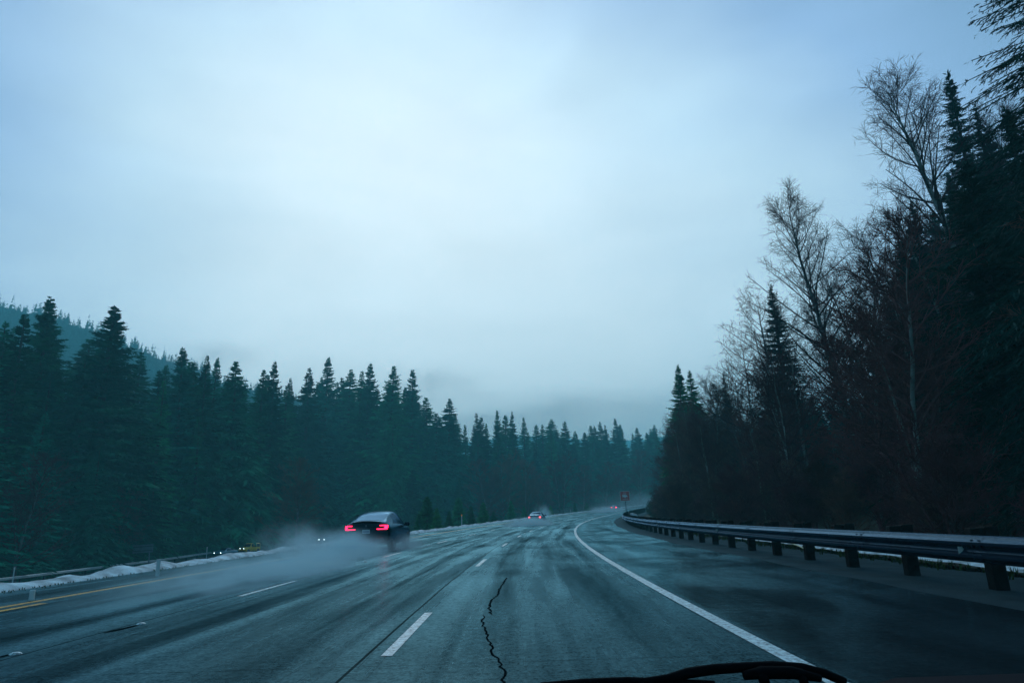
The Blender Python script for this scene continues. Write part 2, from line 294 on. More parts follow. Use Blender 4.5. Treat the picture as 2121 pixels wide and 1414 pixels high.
def wv(s,f): return math.sin(s*f+1)*.5+math.sin(s*f*2.7+2)*.3+math.sin(s*f*6.1)*.2
ribbon('road',-14,470,[-11.4,-9,-7,-5,-3,-1,1,3,4.5,6.0],lambda s,u:0,MT['road'],wob=lambda s,k: .12*wv(s,.35) if k==9 else 0,kind='structure')
ribbon('gravel_verge',-14,260,[5.8,6.6,7.6,8.6,9.3],lambda s,u:-.012-.035*max(0,u-5.9)+.02*wv(s+u*9,1.3),MT['gravel'],ds=.6,wob=lambda s,k:.12*wv(s+k,.5),kind='structure')
ribbon('edge_line',-5,470,[2.24,2.40],.005,MT['wline'],wob=lambda s,k:0,ds=1.,kind='structure')
ribbon('yellow_edge_line',-5,470,[-9.16,-8.99],.005,MT['yline'],kind='structure')
ribbon('yellow_line_remnant',6.,13.3,[-8.74,-8.58],.005,MT['yline'],kind='structure')
def dashes():
    for i,(u,s0) in enumerate(((-1.27,7.05),(-5.17,13.2))):
        V=[];Fc=[]
        for k in range(-1,34):
            a=s0+12.19*k
            for j in range(4):
                n=len(V)
                for ds in (a+j*.7625,a+(j+1)*.7625): V+= [rd(ds,u-.055,.005),rd(ds,u+.055,.005)]
                Fc.append((n,n+1,n+3,n+2))
        link('lane_dashes',mesh('lane_dashes',V,Fc,MT['wline']),kind='structure')
dashes()
def cracks():
    for pts,w in (([(1050.5,1196),(1043,1207),(1035.6,1219),(1030.7,1232),(1015.8,1245),(1012.5,1258.6),(1017.5,1272.5)],.035),([(1003,1274),(999,1281.7),(1002,1305),(1011,1314.7),(1014,1334.5),(1022,1354),(1037,1377),(1044,1394),(1042,1410),(1044,1450)],.024),([(215,1311),(255,1302),(300,1291)],.09),([(-20,1366),(20,1356),(44,1350)],.07)):
        P=[hit(*p) for p in pts]; Q=[]
        for a,b in zip(P[:-1],P[1:]):
            n=max(2,int(abs(b[0]-a[0])/.07)) if w<.05 else 2
            for k in range(n): t=k/n; Q.append((a[0]*(1-t)+b[0]*t,a[1]*(1-t)+b[1]*t+(random.uniform(-.022,.022) if w<.05 else 0)))
        Q.append(P[-1]); V=[]
        for k,(s,u) in enumerate(Q):
            ww=w*.5*random.uniform(.5,1.15)*(1 if 0<k<len(Q)-1 else .2); V+= [rd(s,u-ww,.004),rd(s,u+ww,.004)]
        link('pavement_crack',mesh('pavement_crack',V,[(2*k,2*k+1,2*k+3,2*k+2) for k in range(len(Q)-1)],MT['crack']),kind='structure')
cracks()
def opp_road():
    V=[];UVs=[];ys=np.arange(-14,216,4.);xs=[OPX-5.5,OPX-2,OPX+2,OPX+5.5]
    for y in ys:
        for x in xs: V.append((x,y,opz(y)+.03)); UVs.append((x-OPX-3,y))
    Fc=[(a*4+b,a*4+b+1,(a+1)*4+b+1,(a+1)*4+b) for a in range(len(ys)-1) for b in range(3)]
    link('opposite_road',mesh('opposite_road',V,Fc,MT['road'],uv=UVs),kind='structure')
opp_road()
def snow_ridge(name,s0,s1,u0,w,h,ds=.35,bare=0,**kw):
    V=[];ss=np.arange(s0,s1,ds);n=9
    for i,s in enumerate(ss):
        e=min(1,(s-s0)/2,(s1-s)/2); e=max(e,.02); lump=.75+.35*wv(s,.9)+.2*wv(s+40,2.9)
        if bare: e*=max(.02,min(1,1.2+1.6*wv(s,.21)))
        hh=h*e*max(.35,lump); ww=w*(.8+.25*wv(s+9,.6))
        for k in range(n):
            a=k/(n-1); u=u0+(a-.5)*ww+.1*wv(s,.7); z=math.sin(a*math.pi)**.7*hh*(1+.05*RN.randn())-.06
            V.append(rd(s,u,z-(.0 if u>-13 else .1)))
    Fc=[(a*n+b,a*n+b+1,(a+1)*n+b+1,(a+1)*n+b) for a in range(len(ss)-1) for b in range(n-1)]
    return link(name,mesh(name,V,Fc,MT['snow']),kind='stuff',**kw)
snow_ridge('snow_bank',6,330,-12.0,1.5,.25,label='long ridge of old grey snow ploughed along the far left road edge',cat='snow')
snow_ridge('snow_patch',4,14.6,-10.55,.7,.13,label='low strip of dirty snow lying on the left shoulder by the yellow line',cat='snow')
snow_ridge('roadside_snow',3,60,10.2,1.3,.17,ds=.25,bare=1,label='melting snow strip on the ground behind the guardrail posts',cat='snow')
def grass_tufts(name,rects,dens,h,m,**kw):
    V=[];Fc=[]
    for (s0,s1,u0,u1) in rects:
        for _ in range(int((s1-s0)*(u1-u0)*dens)):
            s=random.uniform(s0,s1);u=random.uniform(u0,u1);p=rd(s,u,0);p[2]=p[2]-.02 if u>-12.4 and u<9 else H1(p[0],p[1])
            for _ in range(5):
                a=random.uniform(0,6.28);hh=h*random.uniform(.4,1.2);l=hh*random.uniform(.1,.7);n=len(V);w=.015
                V+= [(p[0]+w*math.sin(a),p[1]-w*math.cos(a),p[2]),(p[0]-w*math.sin(a),p[1]+w*math.cos(a),p[2]),(p[0]+l*math.cos(a),p[1]+l*math.sin(a),p[2]+hh)]; Fc.append((n,n+1,n+2))
    link(name,mesh(name,V,Fc,m),kind='stuff',**kw)
grass_tufts('grass',[(10,34,-11.5,-11.1)],30,.07,MT['grass'],label='yellow green grass fringe at the foot of the left snow ridge',cat='grass')
grass_tufts('verge_grass',[(4,40,8.2,12)],14,.14,MT['grass'],label='sparse dark grass around the guardrail posts',cat='grass')
# ------------------------------------------------------------------ trees
class TB:      # numpy batches of kites and tubes
    def __init__(s): s.V=[];s.F=[];s.n=0
    def quads(s,A):    # A: (k,4,3)
        k=len(A); s.V.append(A.reshape(-1,3)); s.F.append((np.arange(4*k)+s.n).reshape(k,4)); s.n+=4*k
    def tube(s,P,R,n):
        P=np.asarray(P,float); k=len(P); T=np.gradient(P,axis=0); T/=np.linalg.norm(T,axis=1)[:,None]+1e-9
        a=np.cross(T,[.31,.87,.38]); a/=np.linalg.norm(a,axis=1)[:,None]+1e-9; b=np.cross(T,a); th=2*np.pi*np.arange(n)/n
        V=P[:,None]+(a[:,None]*np.cos(th)[None,:,None]+b[:,None]*np.sin(th)[None,:,None])*np.asarray(R)[:,None,None]
        i=np.arange(k-1)[:,None]*n+np.arange(n)[None]; j=np.arange(k-1)[:,None]*n+(np.arange(n)[None]+1)%n
        s.V.append(V.reshape(-1,3)); s.F.append(np.stack([i,j,j+n,i+n],2).reshape(-1,4)+s.n); s.n+=k*n
    def mesh(s,name,m,smooth=False): return mesh(name,np.concatenate(s.V),np.concatenate(s.F),m,smooth)
def kites(B,D,Wd,l,w):   # base, direction, width-dir
    m=B+D*(l*.45)[:,None]; return np.stack([B,m+Wd*w[:,None],B+D*l[:,None],m-Wd*w[:,None]],1)
def nrm(a): return a/(np.linalg.norm(a,axis=-1,keepdims=True)+1e-9)
def conifer(seed,Ht,R,base=.06,nb=420,stn=7,droop=.30,shape=.85,sparse=.0,fan=1.,rnd=.3,tiers=30,kw=.10):
    r=np.random.RandomState(seed); tiers=r.randint(22,38); tr=TB(); lean=r.uniform(-.012,.012,2)*Ht; zz=np.linspace(0,1,9)
    axis_=lambda t: np.stack([lean[0]*t**2,lean[1]*t**2,t*Ht],-1)
    tr.tube(axis_(zz),Ht*.014*(1-zz)**.8+.02,7)
    cr=TB(); t=base+(1-base)*(r.rand(nb)**1.12); q_=np.where((r.rand(nb)<.5)&(t<.85),np.round(t**1.15*tiers)/tiers,t); q_=np.where(q_!=t,np.clip(q_,0,1)**(1/1.15),t); t=np.clip(q_+r.randn(nb)*.007,base,1.); t=np.sort(t)
    gap=r.rand(24); keep=r.rand(nb)>sparse; t=t[keep]; k=len(t)
    phi=r.rand(k)*2*np.pi; L=R*((1-t)/(1-base))**shape*(1-rnd+2*rnd*r.rand(k))*(.92+.14*gap[(t*23).astype(int)])+.12
    lowtaper=np.clip((t-base)/.12,.0,1)*.35+.65; L*=lowtaper
    up=.6*t**2-.12+r.uniform(-.12,.12,k); a0=axis_(t)
    rad=np.stack([np.cos(phi),np.sin(phi),0*phi],1); tan=np.stack([-np.sin(phi),np.cos(phi),0*phi],1)
    def pt(f): return a0+rad*(L*f)[:,None]+np.array([0,0,1])*((up*f-droop*(1-t*.6)*f*f*1.3+.16*f**4)*L)[:,None]
    for j in range(stn+1):
        f=(j+.6)/(stn+.8)*np.ones(k)*np.clip(1+r.uniform(-.06,.06,k),0,1.02); P=pt(f); D=nrm(pt(f+.05)-P)
        for sd in ((-1,1) if j<stn else (0,)):
            l=(.42*L*(1-f)+.12*L+.16)*fan*r.uniform(.7,1.3,k) if sd else (.22*L+.15)*fan
            dr=nrm(D*.75+tan*sd*.75+np.array([0,0,-1])*r.uniform(.05,.55,k)[:,None]); wd=nrm(np.cross(dr,D+.01)+r.uniform(-.8,.8,(k,3))+np.array([0,0,.5]))
            wd=nrm(wd-dr*(wd*dr).sum(1)[:,None]); cr.quads(kites(P,dr,wd,l,kw*l+.5*kw))
            if stn>8:     # fine spray
                for _ in range(2 if stn<20 else 4):
                    P2=P+dr*(l*r.uniform(.25,.9,k))[:,None]; d2=nrm(dr+nrm(r.randn(k,3))*.8+np.array([0,0,-.35])); w2=nrm(np.cross(d2,r.randn(k,3))); cr.quads(kites(P2,d2,w2,l*.42,kw*.3*l+.3*kw))
    for f0,f1 in (((0,.35),(.35,.72)) if stn<9 else ((0,.25),(.25,.5),(.5,.75),(.75,.98))):   # woody limb
        A=pt(f0*np.ones(k));B=pt(f1*np.ones(k)); w=np.array([0,0,.03]); cr.quads(np.stack([A-w,A+w,B+w*.6,B-w*.6],1))
    # leader
    P=axis_(np.linspace(.93,1.0,5)); 
    d=nrm(r.randn(20,3)*.5+np.array([0,0,.6])); B=P[r.randint(0,5,20)]; cr.quads(kites(B,d,nrm(np.cross(d,r.randn(20,3))),np.full(20,.45),np.full(20,.06)))
    return tr,cr
def alder(seed,Ht,spread=.30,nl=46,ns=7,nt=6,lean=(0,0),curve=.03,tw=.012,first=.30,up=.75,stems=1,r0=.011):
    r=np.random.RandomState(seed); tr=TB(); cr=TB()
    for st in range(stems):
        hh=Ht*(1 if st==0 else r.uniform(.65,.95)); off=r.uniform(-.25,.25,2)*(stems>1); sp=r.uniform(-.22,.22,2)*hh*(stems>1)
        T=np.linspace(0,1,13); wob=np.cumsum(r.randn(13,2)*curve*.25,0)*hh*.35*T[:,None]
        P=np.stack([off[0]+(lean[0]*hh+sp[0])*T**1.2+wob[:,0],off[1]+(lean[1]*hh+sp[1])*T**1.2+wob[:,1],T*hh],1)
        Rr=hh*r0*(1-T)**.75+.018; tr.tube(P,Rr,8 if stems==1 else 5)
        TW=[]
        for i in range(nl):
            t=first+(1-first)*((i+r.rand())/nl)**.8; b=np.array([np.interp(t,T,P[:,k]) for k in range(3)]); ph=i*2.4+r.uniform(-.5,.5)
            L=hh*spread*(1-((t-first)/(1-first))**1.6*.72)*r.uniform(.65,1.15); el=up*r.uniform(.6,1.25)*(.75+.5*t)
            d=np.array([math.cos(ph)*math.cos(el),math.sin(ph)*math.cos(el),math.sin(el)]); q=np.linspace(0,1,6)
            bend=np.array([0,0,.22*L]); side=r.randn(3)*.05*L; LP=b+d*L*q[:,None]+bend*(q**2)[:,None]*(.6 if up>.5 else -.6)+side*np.sin(q*3)[:,None]
            cr.tube(LP,np.interp(t,T,Rr)*.42*(1-q*.85)+.006,4)
            for j in range(ns):
                f=.22+.78*(j+r.rand())/ns; b2=np.array([np.interp(f,q,LP[:,k]) for k in range(3)]); d2=nrm(d+r.randn(3)*.55+np.array([0,0,.15])); l2=L*.42*(1.15-f)*r.uniform(.7,1.3)+.25
                e2=b2+d2*l2; m2=(b2+e2)/2+r.randn(3)*.06*l2; cr.tube([b2,m2,e2],[tw*1.5,tw*1.1,tw*.7],3)
                for _ in range(nt):
                    g=r.uniform(.2,1); b3=b2+(e2-b2)*g; d3=nrm(d2+r.randn(3)*.75); l3=r.uniform(.3,.9)*(Ht/20)**.5; TW.append((b3,d3,l3))
        B=np.array([x[0] for x in TW]);D=np.array([x[1] for x in TW]);l=np.array([x[2] for x in TW]); Wd=nrm(np.cross(D,r.randn(len(B),3)))
        W2=np.cross(D,Wd); cr.quads(kites(B,D,Wd,l,np.full(len(B),tw*.8))); cr.quads(kites(B,D,W2,l,np.full(len(B),tw*.8)))
        # forked tips and buds
        for _ in range(2):
            B2=B+D*(l*r.uniform(.3,1,len(B)))[:,None]; D2=nrm(D+r.randn(len(B),3)*.7); cr.quads(kites(B2,D2,nrm(np.cross(D2,r.randn(len(B),3))),l*.5,np.full(len(B),tw*.75)))
    return tr,cr
class Kind:
    def __init__(s,name,gen,Ht,mc,mt): s.name=name; s.H=Ht; s.t=gen[0].mesh('trunk',mt,True); s.c=gen[1].mesh('crown',mc)
def plant(kind,x,y,h,label,cat,group=None,rz=None,wide=1.,z=None,tilt=0.):
    r=bpy.data.objects.new(kind.name,None); COL.objects.link(r); k=h/kind.H
    r.location=(x,y,(H1(x,y) if z is None else z)-.1); r.rotation_euler=(0,tilt,random.uniform(0,6.28) if rz is None else rz); r.scale=(k*wide,k*wide,k); r['label']=label; r['category']=cat
    if group: r['group']=group
    for d,n in ((kind.t,'trunk'),(kind.c,'crown')):
        c=bpy.data.objects.new(n,d); COL.objects.link(c); c.parent=r
    return r
FARC=[Kind('conifer',conifer(i+1,30,R,b,nb,6,dr,shp,rnd=rn),30,MT['needles'],MT['bark']) for i,(R,b,nb,dr,shp,rn) in enumerate(((5.6,.03,620,.40,.95,.36),(4.8,.04,540,.30,1.0,.40),(6.2,.03,680,.5,.9,.34),(4.4,.05,480,.35,1.02,.42),(5.4,.04,560,.25,.95,.45)))]
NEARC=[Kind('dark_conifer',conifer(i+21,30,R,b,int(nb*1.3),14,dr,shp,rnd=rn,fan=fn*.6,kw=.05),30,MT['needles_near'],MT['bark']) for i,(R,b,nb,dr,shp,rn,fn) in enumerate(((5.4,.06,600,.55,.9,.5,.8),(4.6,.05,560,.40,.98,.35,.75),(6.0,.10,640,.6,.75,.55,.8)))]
GREENC=[Kind('conifer',conifer(i+51,30,R,b,nb,9,.35,.95,rnd=.3,fan=.8),30,MT['needles'],MT['bark']) for i,(R,b,nb) in enumerate(((5.4,.03,620),(5.0,.04,560)))]
GIANT=Kind('dark_conifer',conifer(77,30,5.8,.06,1400,24,.65,.8,rnd=.45,fan=.30,kw=.03),30,MT['needles_near'],MT['bark'])
YOUNG=[Kind('young_conifer',conifer(i+31,6,R,.02,200,5,.15,.9,rnd=.3,fan=1.1),6,MT['needles_young'],MT['bark']) for i,R in enumerate((1.7,1.4))]
ALD=[Kind('bare_tree',alder(i+41,22,sp,nl,ns,nt,ln,cv,tw,fi,upp),22,MT['twig'],MT['alder']) for i,(sp,nl,ns,nt,ln,cv,tw,fi,upp) in enumerate(((.27,54,9,8,(-.10,0),.05,.011,.28,.8),(.32,50,9,7,(-.17,.02),.06,.011,.25,.62),(.36,42,8,6,(-.06,0),.07,.012,.2,.55),(.25,48,9,7,(-.12,.03),.05,.011,.35,.9)))]
BRU=[Kind('brush_thicket',alder(i+61,5,.42,16,6,6,(0,0),.10,.011,.08,.8,stems=5,r0=.008),5,MT['brush'],MT['brush']) for i in range(3)]
SML=[Kind('young_bare_tree',alder(i+71,10,.34,34,7,7,(-.08,0),.07,.013,.15,.7,stems=2,r0=.009),10,MT['brush'],MT['alder']) for i in range(3)]
def byPix(kind,px,py,Y,label,cat,group=None,**kw):
    P=at(px,py,Y); z0=H1(P[0],P[1]); return plant(kind,P[0],P[1],P[2]-z0,label,cat,group,**kw)
# left forest ------------------------------------------------------
FD=([-400,0,230,500,560,700,780,900,1000,1100,1200,1300,1420],[66,88,105,138,150,225,212,215,235,262,300,335,360])
ENV=([-400,0,60,160,230,300,400,500,600,700,850,900,960,1050,1150,1250,1345,1450],[560,680,670,695,700,735,742,768,782,780,790,828,850,856,868,870,878,885])
heroes=[(20,668,'dark conifer with a ragged tip at the far left edge of the forest'),(52,648,'narrow conifer just left of the tall pointed one at the far left'),(105,616,'tall pointed conifer with layered boughs, highest point of the far left treeline'),(230,634,'broad bushy conifer standing tallest in the left forest with thick upswept boughs'),(385,722,'conifer with mist round its tip right of the broad bushy one'),(428,737,'slim conifer before the misty ridge, left one of a close pair'),(446,741,'slim conifer before the misty ridge, right one of a close pair'),(495,748,'bushy pointed conifer at the right foot of the misty ridge'),(543,766,'low rounded conifer tip left of the thin spire over the left forest'),(567,752,'thin spire conifer left of the gap in the left treeline'),(638,765,'small dark conifer tip left of the tallest tree above the yellow vehicle'),(675,741,'tall even cone conifer rising above the treeline left of the black car'),(722,766,'conifer tip right of the tall even cone above the black car'),(745,770,'short conifer tip squeezed between two taller ones above the black car'),(765,756,'pointed conifer directly above the roof of the black car'),(808,760,'wide dark conifer with level boughs above the right side of the black car'),(852,765,'pale misty conifer at the step where the treeline drops'),(928,826,'single sharp conifer just past the step in the treeline'),(990,857,'small conifer tip over the grey car, left of the twin spires'),(1030,850,'left spire of the twin conifers above the grey sedan'),(1060,852,'right spire of the twin conifers above the grey sedan'),(1140,884,'low hazy conifer tip above the bend of the road'),(1230,883,'left of three conifer tips above the brown sign'),(1255,881,'middle of three conifer tips above the brown sign'),(1276,867,'tallest and right of three conifer tips above the brown sign')]
for i,(px,py,lb) in enumerate(heroes):
    Y=float(np.interp(px,*FD))+ (4 if i%2 else 9); w={230:2.0,105:1.4,808:1.6,567:1.1,428:1.,446:1.,1030:.9,1060:.9}.get(px,1.35)
    byPix((GREENC if px in(105,230) else FARC)[i%2 if px in(105,230) else i%5],px,py,Y,lb,'conifer tree','named conifers of the left treeline',wide=w)
cnt=0
for row in range(5):
    px=-160.+row*9
    while px<1400 and cnt<222:
        Yf=float(np.interp(px,*FD)); Y=Yf+row*10-6+random.uniform(-3,3); env=float(np.interp(px,*ENV))
        top=env+(random.uniform(0,34) if row>=2 else random.uniform(15,120) if row==1 else random.uniform(90,260)*(.75 if px>800 else 1))
        P=at(px,top,Y); 
        if not(abs(P[0]-OPX)<10 and Y<212):
            h=P[2]-H1(P[0],P[1])
            if h>5:
                zone='dark conifer packed in the left forest beside the opposite carriageway' if px<560 else 'misty conifer in the forest wall behind the cars' if px<1000 else 'hazy blue green conifer in the far forest where the road bends'
                plant(random.choice(FARC),P[0],P[1],h,zone,'conifer tree','conifers massed in the forest' if px<560 else 'misty conifers behind the cars' if px<1000 else 'far hazy conifers',wide=random.uniform(.95,1.9)*(1.2 if h<20 else 1)); cnt+=1
        px+=random.uniform(6.2,9.5)*1461/Y*(1. if row<4 else 1.5)*(.86 if row<2 else 1)
# bare brownish trees standing before the far forest
for i,(px,py,Y) in enumerate([(1010,960,190),(1045,950,200),(1085,965,205),(1120,975,215),(1160,950,225),(1205,970,240),(1250,965,250),(1290,975,262),(1320,940,255),(620,960,120),(440,1010,108),(120,1000,84),(60,960,80)]):
    P=at(px,py,Y)
    if abs(P[0]-OPX)<8: P[0]-=14
    plant(SML[i%3],P[0],P[1],max(6,P[2]-H1(P[0],P[1])),'leafless brownish tree before the dark far forest' if i<9 else 'pale bare tree at the dark foot of the left forest','bare tree','brownish trees at the forest foot' if i<9 else 'pale bare trees on the left',wide=1.3)
# young green conifers on the verge left of the curve
for i,(px,py,s,u) in enumerate([(885,1028,93,-19),(905,1052,90,-16.5),(868,1062,84,-16),(930,1058,98,-17),(950,1030,108,-21),(975,1048,110,-18),(1000,1040,122,-22),(1058,1037,128,-17),(1022,1058,120,-16),(1085,1048,140,-19),(1140,1046,160,-17),(1190,1040,178,-19),(1215,1040,190,-18)]):
    p=rd(s,u); P=at(px,py,p[1]); plant(YOUNG[i%2],P[0],P[1],max(1.5,P[2]-H1(P[0],P[1])),['bright green young conifer, tallest one on the verge right of the black car','bushy young conifer low on the verge beside the black car'][i] if i<2 else 'small dark green conifer standing alone left of the grey sedan' if i==7 else 'small green conifer growing along the left verge of the curve','young conifer','young conifers along the left verge',wide=1.15)
# right side -------------------------------------------------------
RC=[(2178,-420,19,2,1.3,'near dark conifer at the right edge whose drooping boughs hang into the top corner'),(1960,150,44,0,.85,'tall dark spire conifer rising highest on the right'),(2012,215,46,1,.7,'slimmer dark conifer tip leaning beside the tall spire on the right'),(2085,225,33,0,1.15,'wide dark conifer filling the right edge below the hanging boughs'),(2160,120,30,2,1.1,'dark conifer cut by the right edge of the view'),(1597,590,60,1,1.35,'slim conifer standing among the bare trees right of the valley gap'),(1862,760,50,1,1.3,'dark rounded conifer between bare trunks on the right'),(1820,705,56,0,.8,'blurred dark conifer tip in the gap between bare trees'),(1500,773,92,1,.9,'small lone conifer left of the leaning bare trees')]
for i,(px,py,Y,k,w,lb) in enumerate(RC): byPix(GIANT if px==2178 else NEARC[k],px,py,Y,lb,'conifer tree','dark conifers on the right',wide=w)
byPix(GREENC[0],1403,755,104,'green conifer, left of the pair above the guardrail bend','conifer tree','green pair on the right',wide=1.1); byPix(GREENC[1],1432,768,107,'green conifer, right of the pair above the guardrail bend','conifer tree','green pair on the right',wide=1.35)
RENV=([1330,1400,1500,1600,1700,1800,1880,1930,1990,2060,2121,2400],[930,900,880,830,800,800,690,560,420,380,300,200])
for s in np.arange(14,215,7.):
    for u in (22,29,37,46):
        if s<30 and u>40: continue
        ss=s+random.uniform(-3,3); uu=u+random.uniform(-3,3); p=rd(ss,uu); b=pix([p[0],p[1],p[2]])
        if not(1345<b[0]<2500): continue
        env=float(np.interp(b[0],*RENV))+random.uniform(0,110); P=at(b[0],env,p[1]); h=min(34,max(7,P[2]-H1(p[0],p[1])))
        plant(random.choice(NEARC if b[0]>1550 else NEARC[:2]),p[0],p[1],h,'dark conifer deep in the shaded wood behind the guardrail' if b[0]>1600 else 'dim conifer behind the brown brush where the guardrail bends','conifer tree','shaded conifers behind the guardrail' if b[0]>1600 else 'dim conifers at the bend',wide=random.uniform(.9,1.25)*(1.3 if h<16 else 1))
RB=[(1650,405,47,0,1.,'slender bare tree with a tall airy crown standing alone against the sky'),(1880,155,37,3,1.05,'tallest bare tree, its crown beside the dark spire conifer'),(1790,480,40,1,1.,'bare tree with wide crown left of the dark spire conifer'),(1825,560,36,3,1.,'bare tree with black limbs in the gap before the conifers'),(1560,610,52,2,1.1,'spreading bare tree whose long low branches reach left over the valley'),(1720,560,42,1,1.,'bare tree with a dense purple brown crown behind the slender one'),(1615,640,50,2,.9,'thick trunked bare tree leaning left among the others'),(1700,620,48,0,1.,'straight bare tree in the middle of the leafless group'),(1760,640,44,2,.9,'bare tree with arching boughs right of the leafless group'),(1530,690,62,2,1.,'broad low bare tree at the left end of the leafless group'),(1470,770,80,1,1.,'thin bare tree between the conifer pair and the leafless group'),(1385,850,120,2,1.1,'small bare tree with fine twigs left of the conifer pair'),(2060,250,40,3,1.,'bare tree showing through behind the spire conifer near the right edge'),(1890,420,34,1,.9,'leaning bare tree with its trunk against the dark conifers')]
for i,(px,py,Y,k,w,lb) in enumerate(RB):
    P=at(px,py+26,Y); K=ALD[k]; ln=(-.10,-.17,-.06,-.12)[k]; h=P[2]-H1(P[0],P[1]); P[0]-=ln*h*w*.9
    plant(K,P[0],P[1],h,lb,'bare tree','bare trees on the right',rz=random.uniform(-.35,.35),wide=w)
for i in range(46):
    s=random.uniform(17,165); u=random.uniform(13,21)+ (s<25)*2; p=rd(s,u); b=pix(p); env=float(np.interp(b[0],*RENV)); far=b[0]<1600
    h=random.uniform(6,12)*(1.15 if far else 1.); plant(SML[i%3],p[0],p[1],h,'thin bare tree in the brown undergrowth behind the guardrail' if not far else 'thin bare tree in the reddish thicket where the guardrail bends','bare tree','thin bare trees behind the guardrail' if not far else 'thin bare trees at the bend',rz=random.uniform(-.5,.5))
for i in range(80):
    s=9+150*(i+random.random())/80; u=random.uniform(11.6,15.5); p=rd(s,u)
    plant(BRU[i%3],p[0],p[1],random.uniform(2.2,4.4),'leafless reddish brown brush growing behind the guardrail','shrub','brown brush behind the guardrail',wide=1.2)
def leafy(name,label,s,u,R_,h,n,pale):
    r=np.random.RandomState(int(s)); root=link(name,None,loc=rd(s,u,0),label=label,cat='shrub'); root.location[2]=H1(root.location[0],root.location[1])-.05
    B=nrm(r.randn(n,3))*(r.rand(n,1)**.4)*[R_,R_,h*.55]+[0,0,h*.5]; B=B[B[:,2]>0]; n=len(B); D=nrm(r.randn(n,3)+[0,0,.4]); t=TB(); t.quads(kites(B,D,nrm(np.cross(D,r.randn(n,3))),r.uniform(.12,.3,n),r.uniform(.03,.07,n))); link('leaves',t.mesh('leaves',MT['green']),root)
    t=TB()
    for _ in range(14): e=np.array([r.uniform(-R_,R_)*.8,r.uniform(-R_,R_)*.8,h*r.uniform(.6,1.1)]); t.tube([[0,0,0],e*.5+[0,0,.2],e],[.03,.02,.008],4)
    link('stems',t.mesh('stems',MT['bark']),root)
    if pale:
        B=nrm(r.randn(60,3))*(.6+.5*r.rand(60,1))*[R_,R_,h*.5]+[0,0,h*.62]; D=nrm(r.randn(60,3)); t=TB(); t.quads(kites(B,D,nrm(np.cross(D,r.randn(60,3))),r.uniform(.15,.3,60),r.uniform(.05,.1,60))); link('pale_leaves',t.mesh('pale_leaves',MT['snow']),root)
leafy('leafy_shrub','green leafy shrub with pale flecks beyond the sign at the guardrail bend',128,11.6,1.9,2.9,3000,True)
leafy('leafy_shrub','lower green shrub right of the flecked one above the rail',112,12.2,2.0,2.5,3000,False)
# hills --------------------------------------------------------------
def hill(name,prof,Y0,Y1,dz0,seed,m,trees=0,th=(7,12),wf=1461.):
    r=np.random.RandomState(seed); px=np.linspace(prof[0][0],prof[-1][0],60); py=np.interp(px,[p[0] for p in prof],[p[1] for p in prof]); V=[];rows=14
    top=[at(a,b+12,Y1) for a,b in zip(px,py)]; bot=[at(a,b,Y0) for a,b in zip(px,py)]
    for j in range(rows+5):
        t=j/rows
        for i in range(60):
            if t<=1: x=bot[i][0]*(1-t)+top[i][0]*t; y=Y0*(1-t)+Y1*t; z=dz0+(top[i][2]-dz0)*t**1.2+r.uniform(-2,2)*(0<t<1)
            else: x=top[i][0]*(1+(t-1)*.5); y=Y1+(t-1)*260; z=top[i][2]-(t-1)*top[i][2]*1.0
            V.append((x,y,z))
    n=60; Fc=[(a*n+b,a*n+b+1,(a+1)*n+b+1,(a+1)*n+b) for a in range(rows+4) for b in range(n-1)]
    link(name,mesh(name,V,Fc,m),kind='structure')
    if trees:
        t=TB()
        for _ in range(trees):
            j=min(rows-1,int(rows*r.rand()**.55)); i=r.randint(0,59); a,b=r.rand(2); p=(np.array(V[j*n+i])*(1-a)+np.array(V[j*n+i+1])*a)*(1-b)+(np.array(V[(j+1)*n+i])*(1-a)+np.array(V[(j+1)*n+i+1])*a)*b
            h=r.uniform(*th)*(1.25 if r.rand()<.12 else 1); k=34; tt=r.rand(k)**1.1; ph=r.rand(k)*6.28; L=h*.24*(1-tt)+.4; d=np.stack([np.cos(ph),np.sin(ph),-.35+0*ph],1); B=p+np.stack([0*tt,0*tt,tt*h],1); t.quads(kites(B,nrm(d),nrm(np.stack([-np.sin(ph),np.cos(ph),.7+0*ph],1)),L,L*.35+.45))
        link('hillside_wood',t.mesh('hillside_wood',m),kind='stuff',label='far off wood of tiny conifers covering the misty ridge at the left',cat='wood')
hill('hills',[(-700,500),(-300,560),(0,622),(100,648),(200,675),(300,722),(400,752),(460,785),(560,812),(700,850)],330,600,2,3,MT['hill'],5200,(8,14))
hill('far_hills',[(700,900),(850,915),(960,905),(1050,893),(1130,890),(1200,898),(1320,900),(1450,880),(1700,870),(2100,800)],2000,2350,-10,5,MT['hill'])
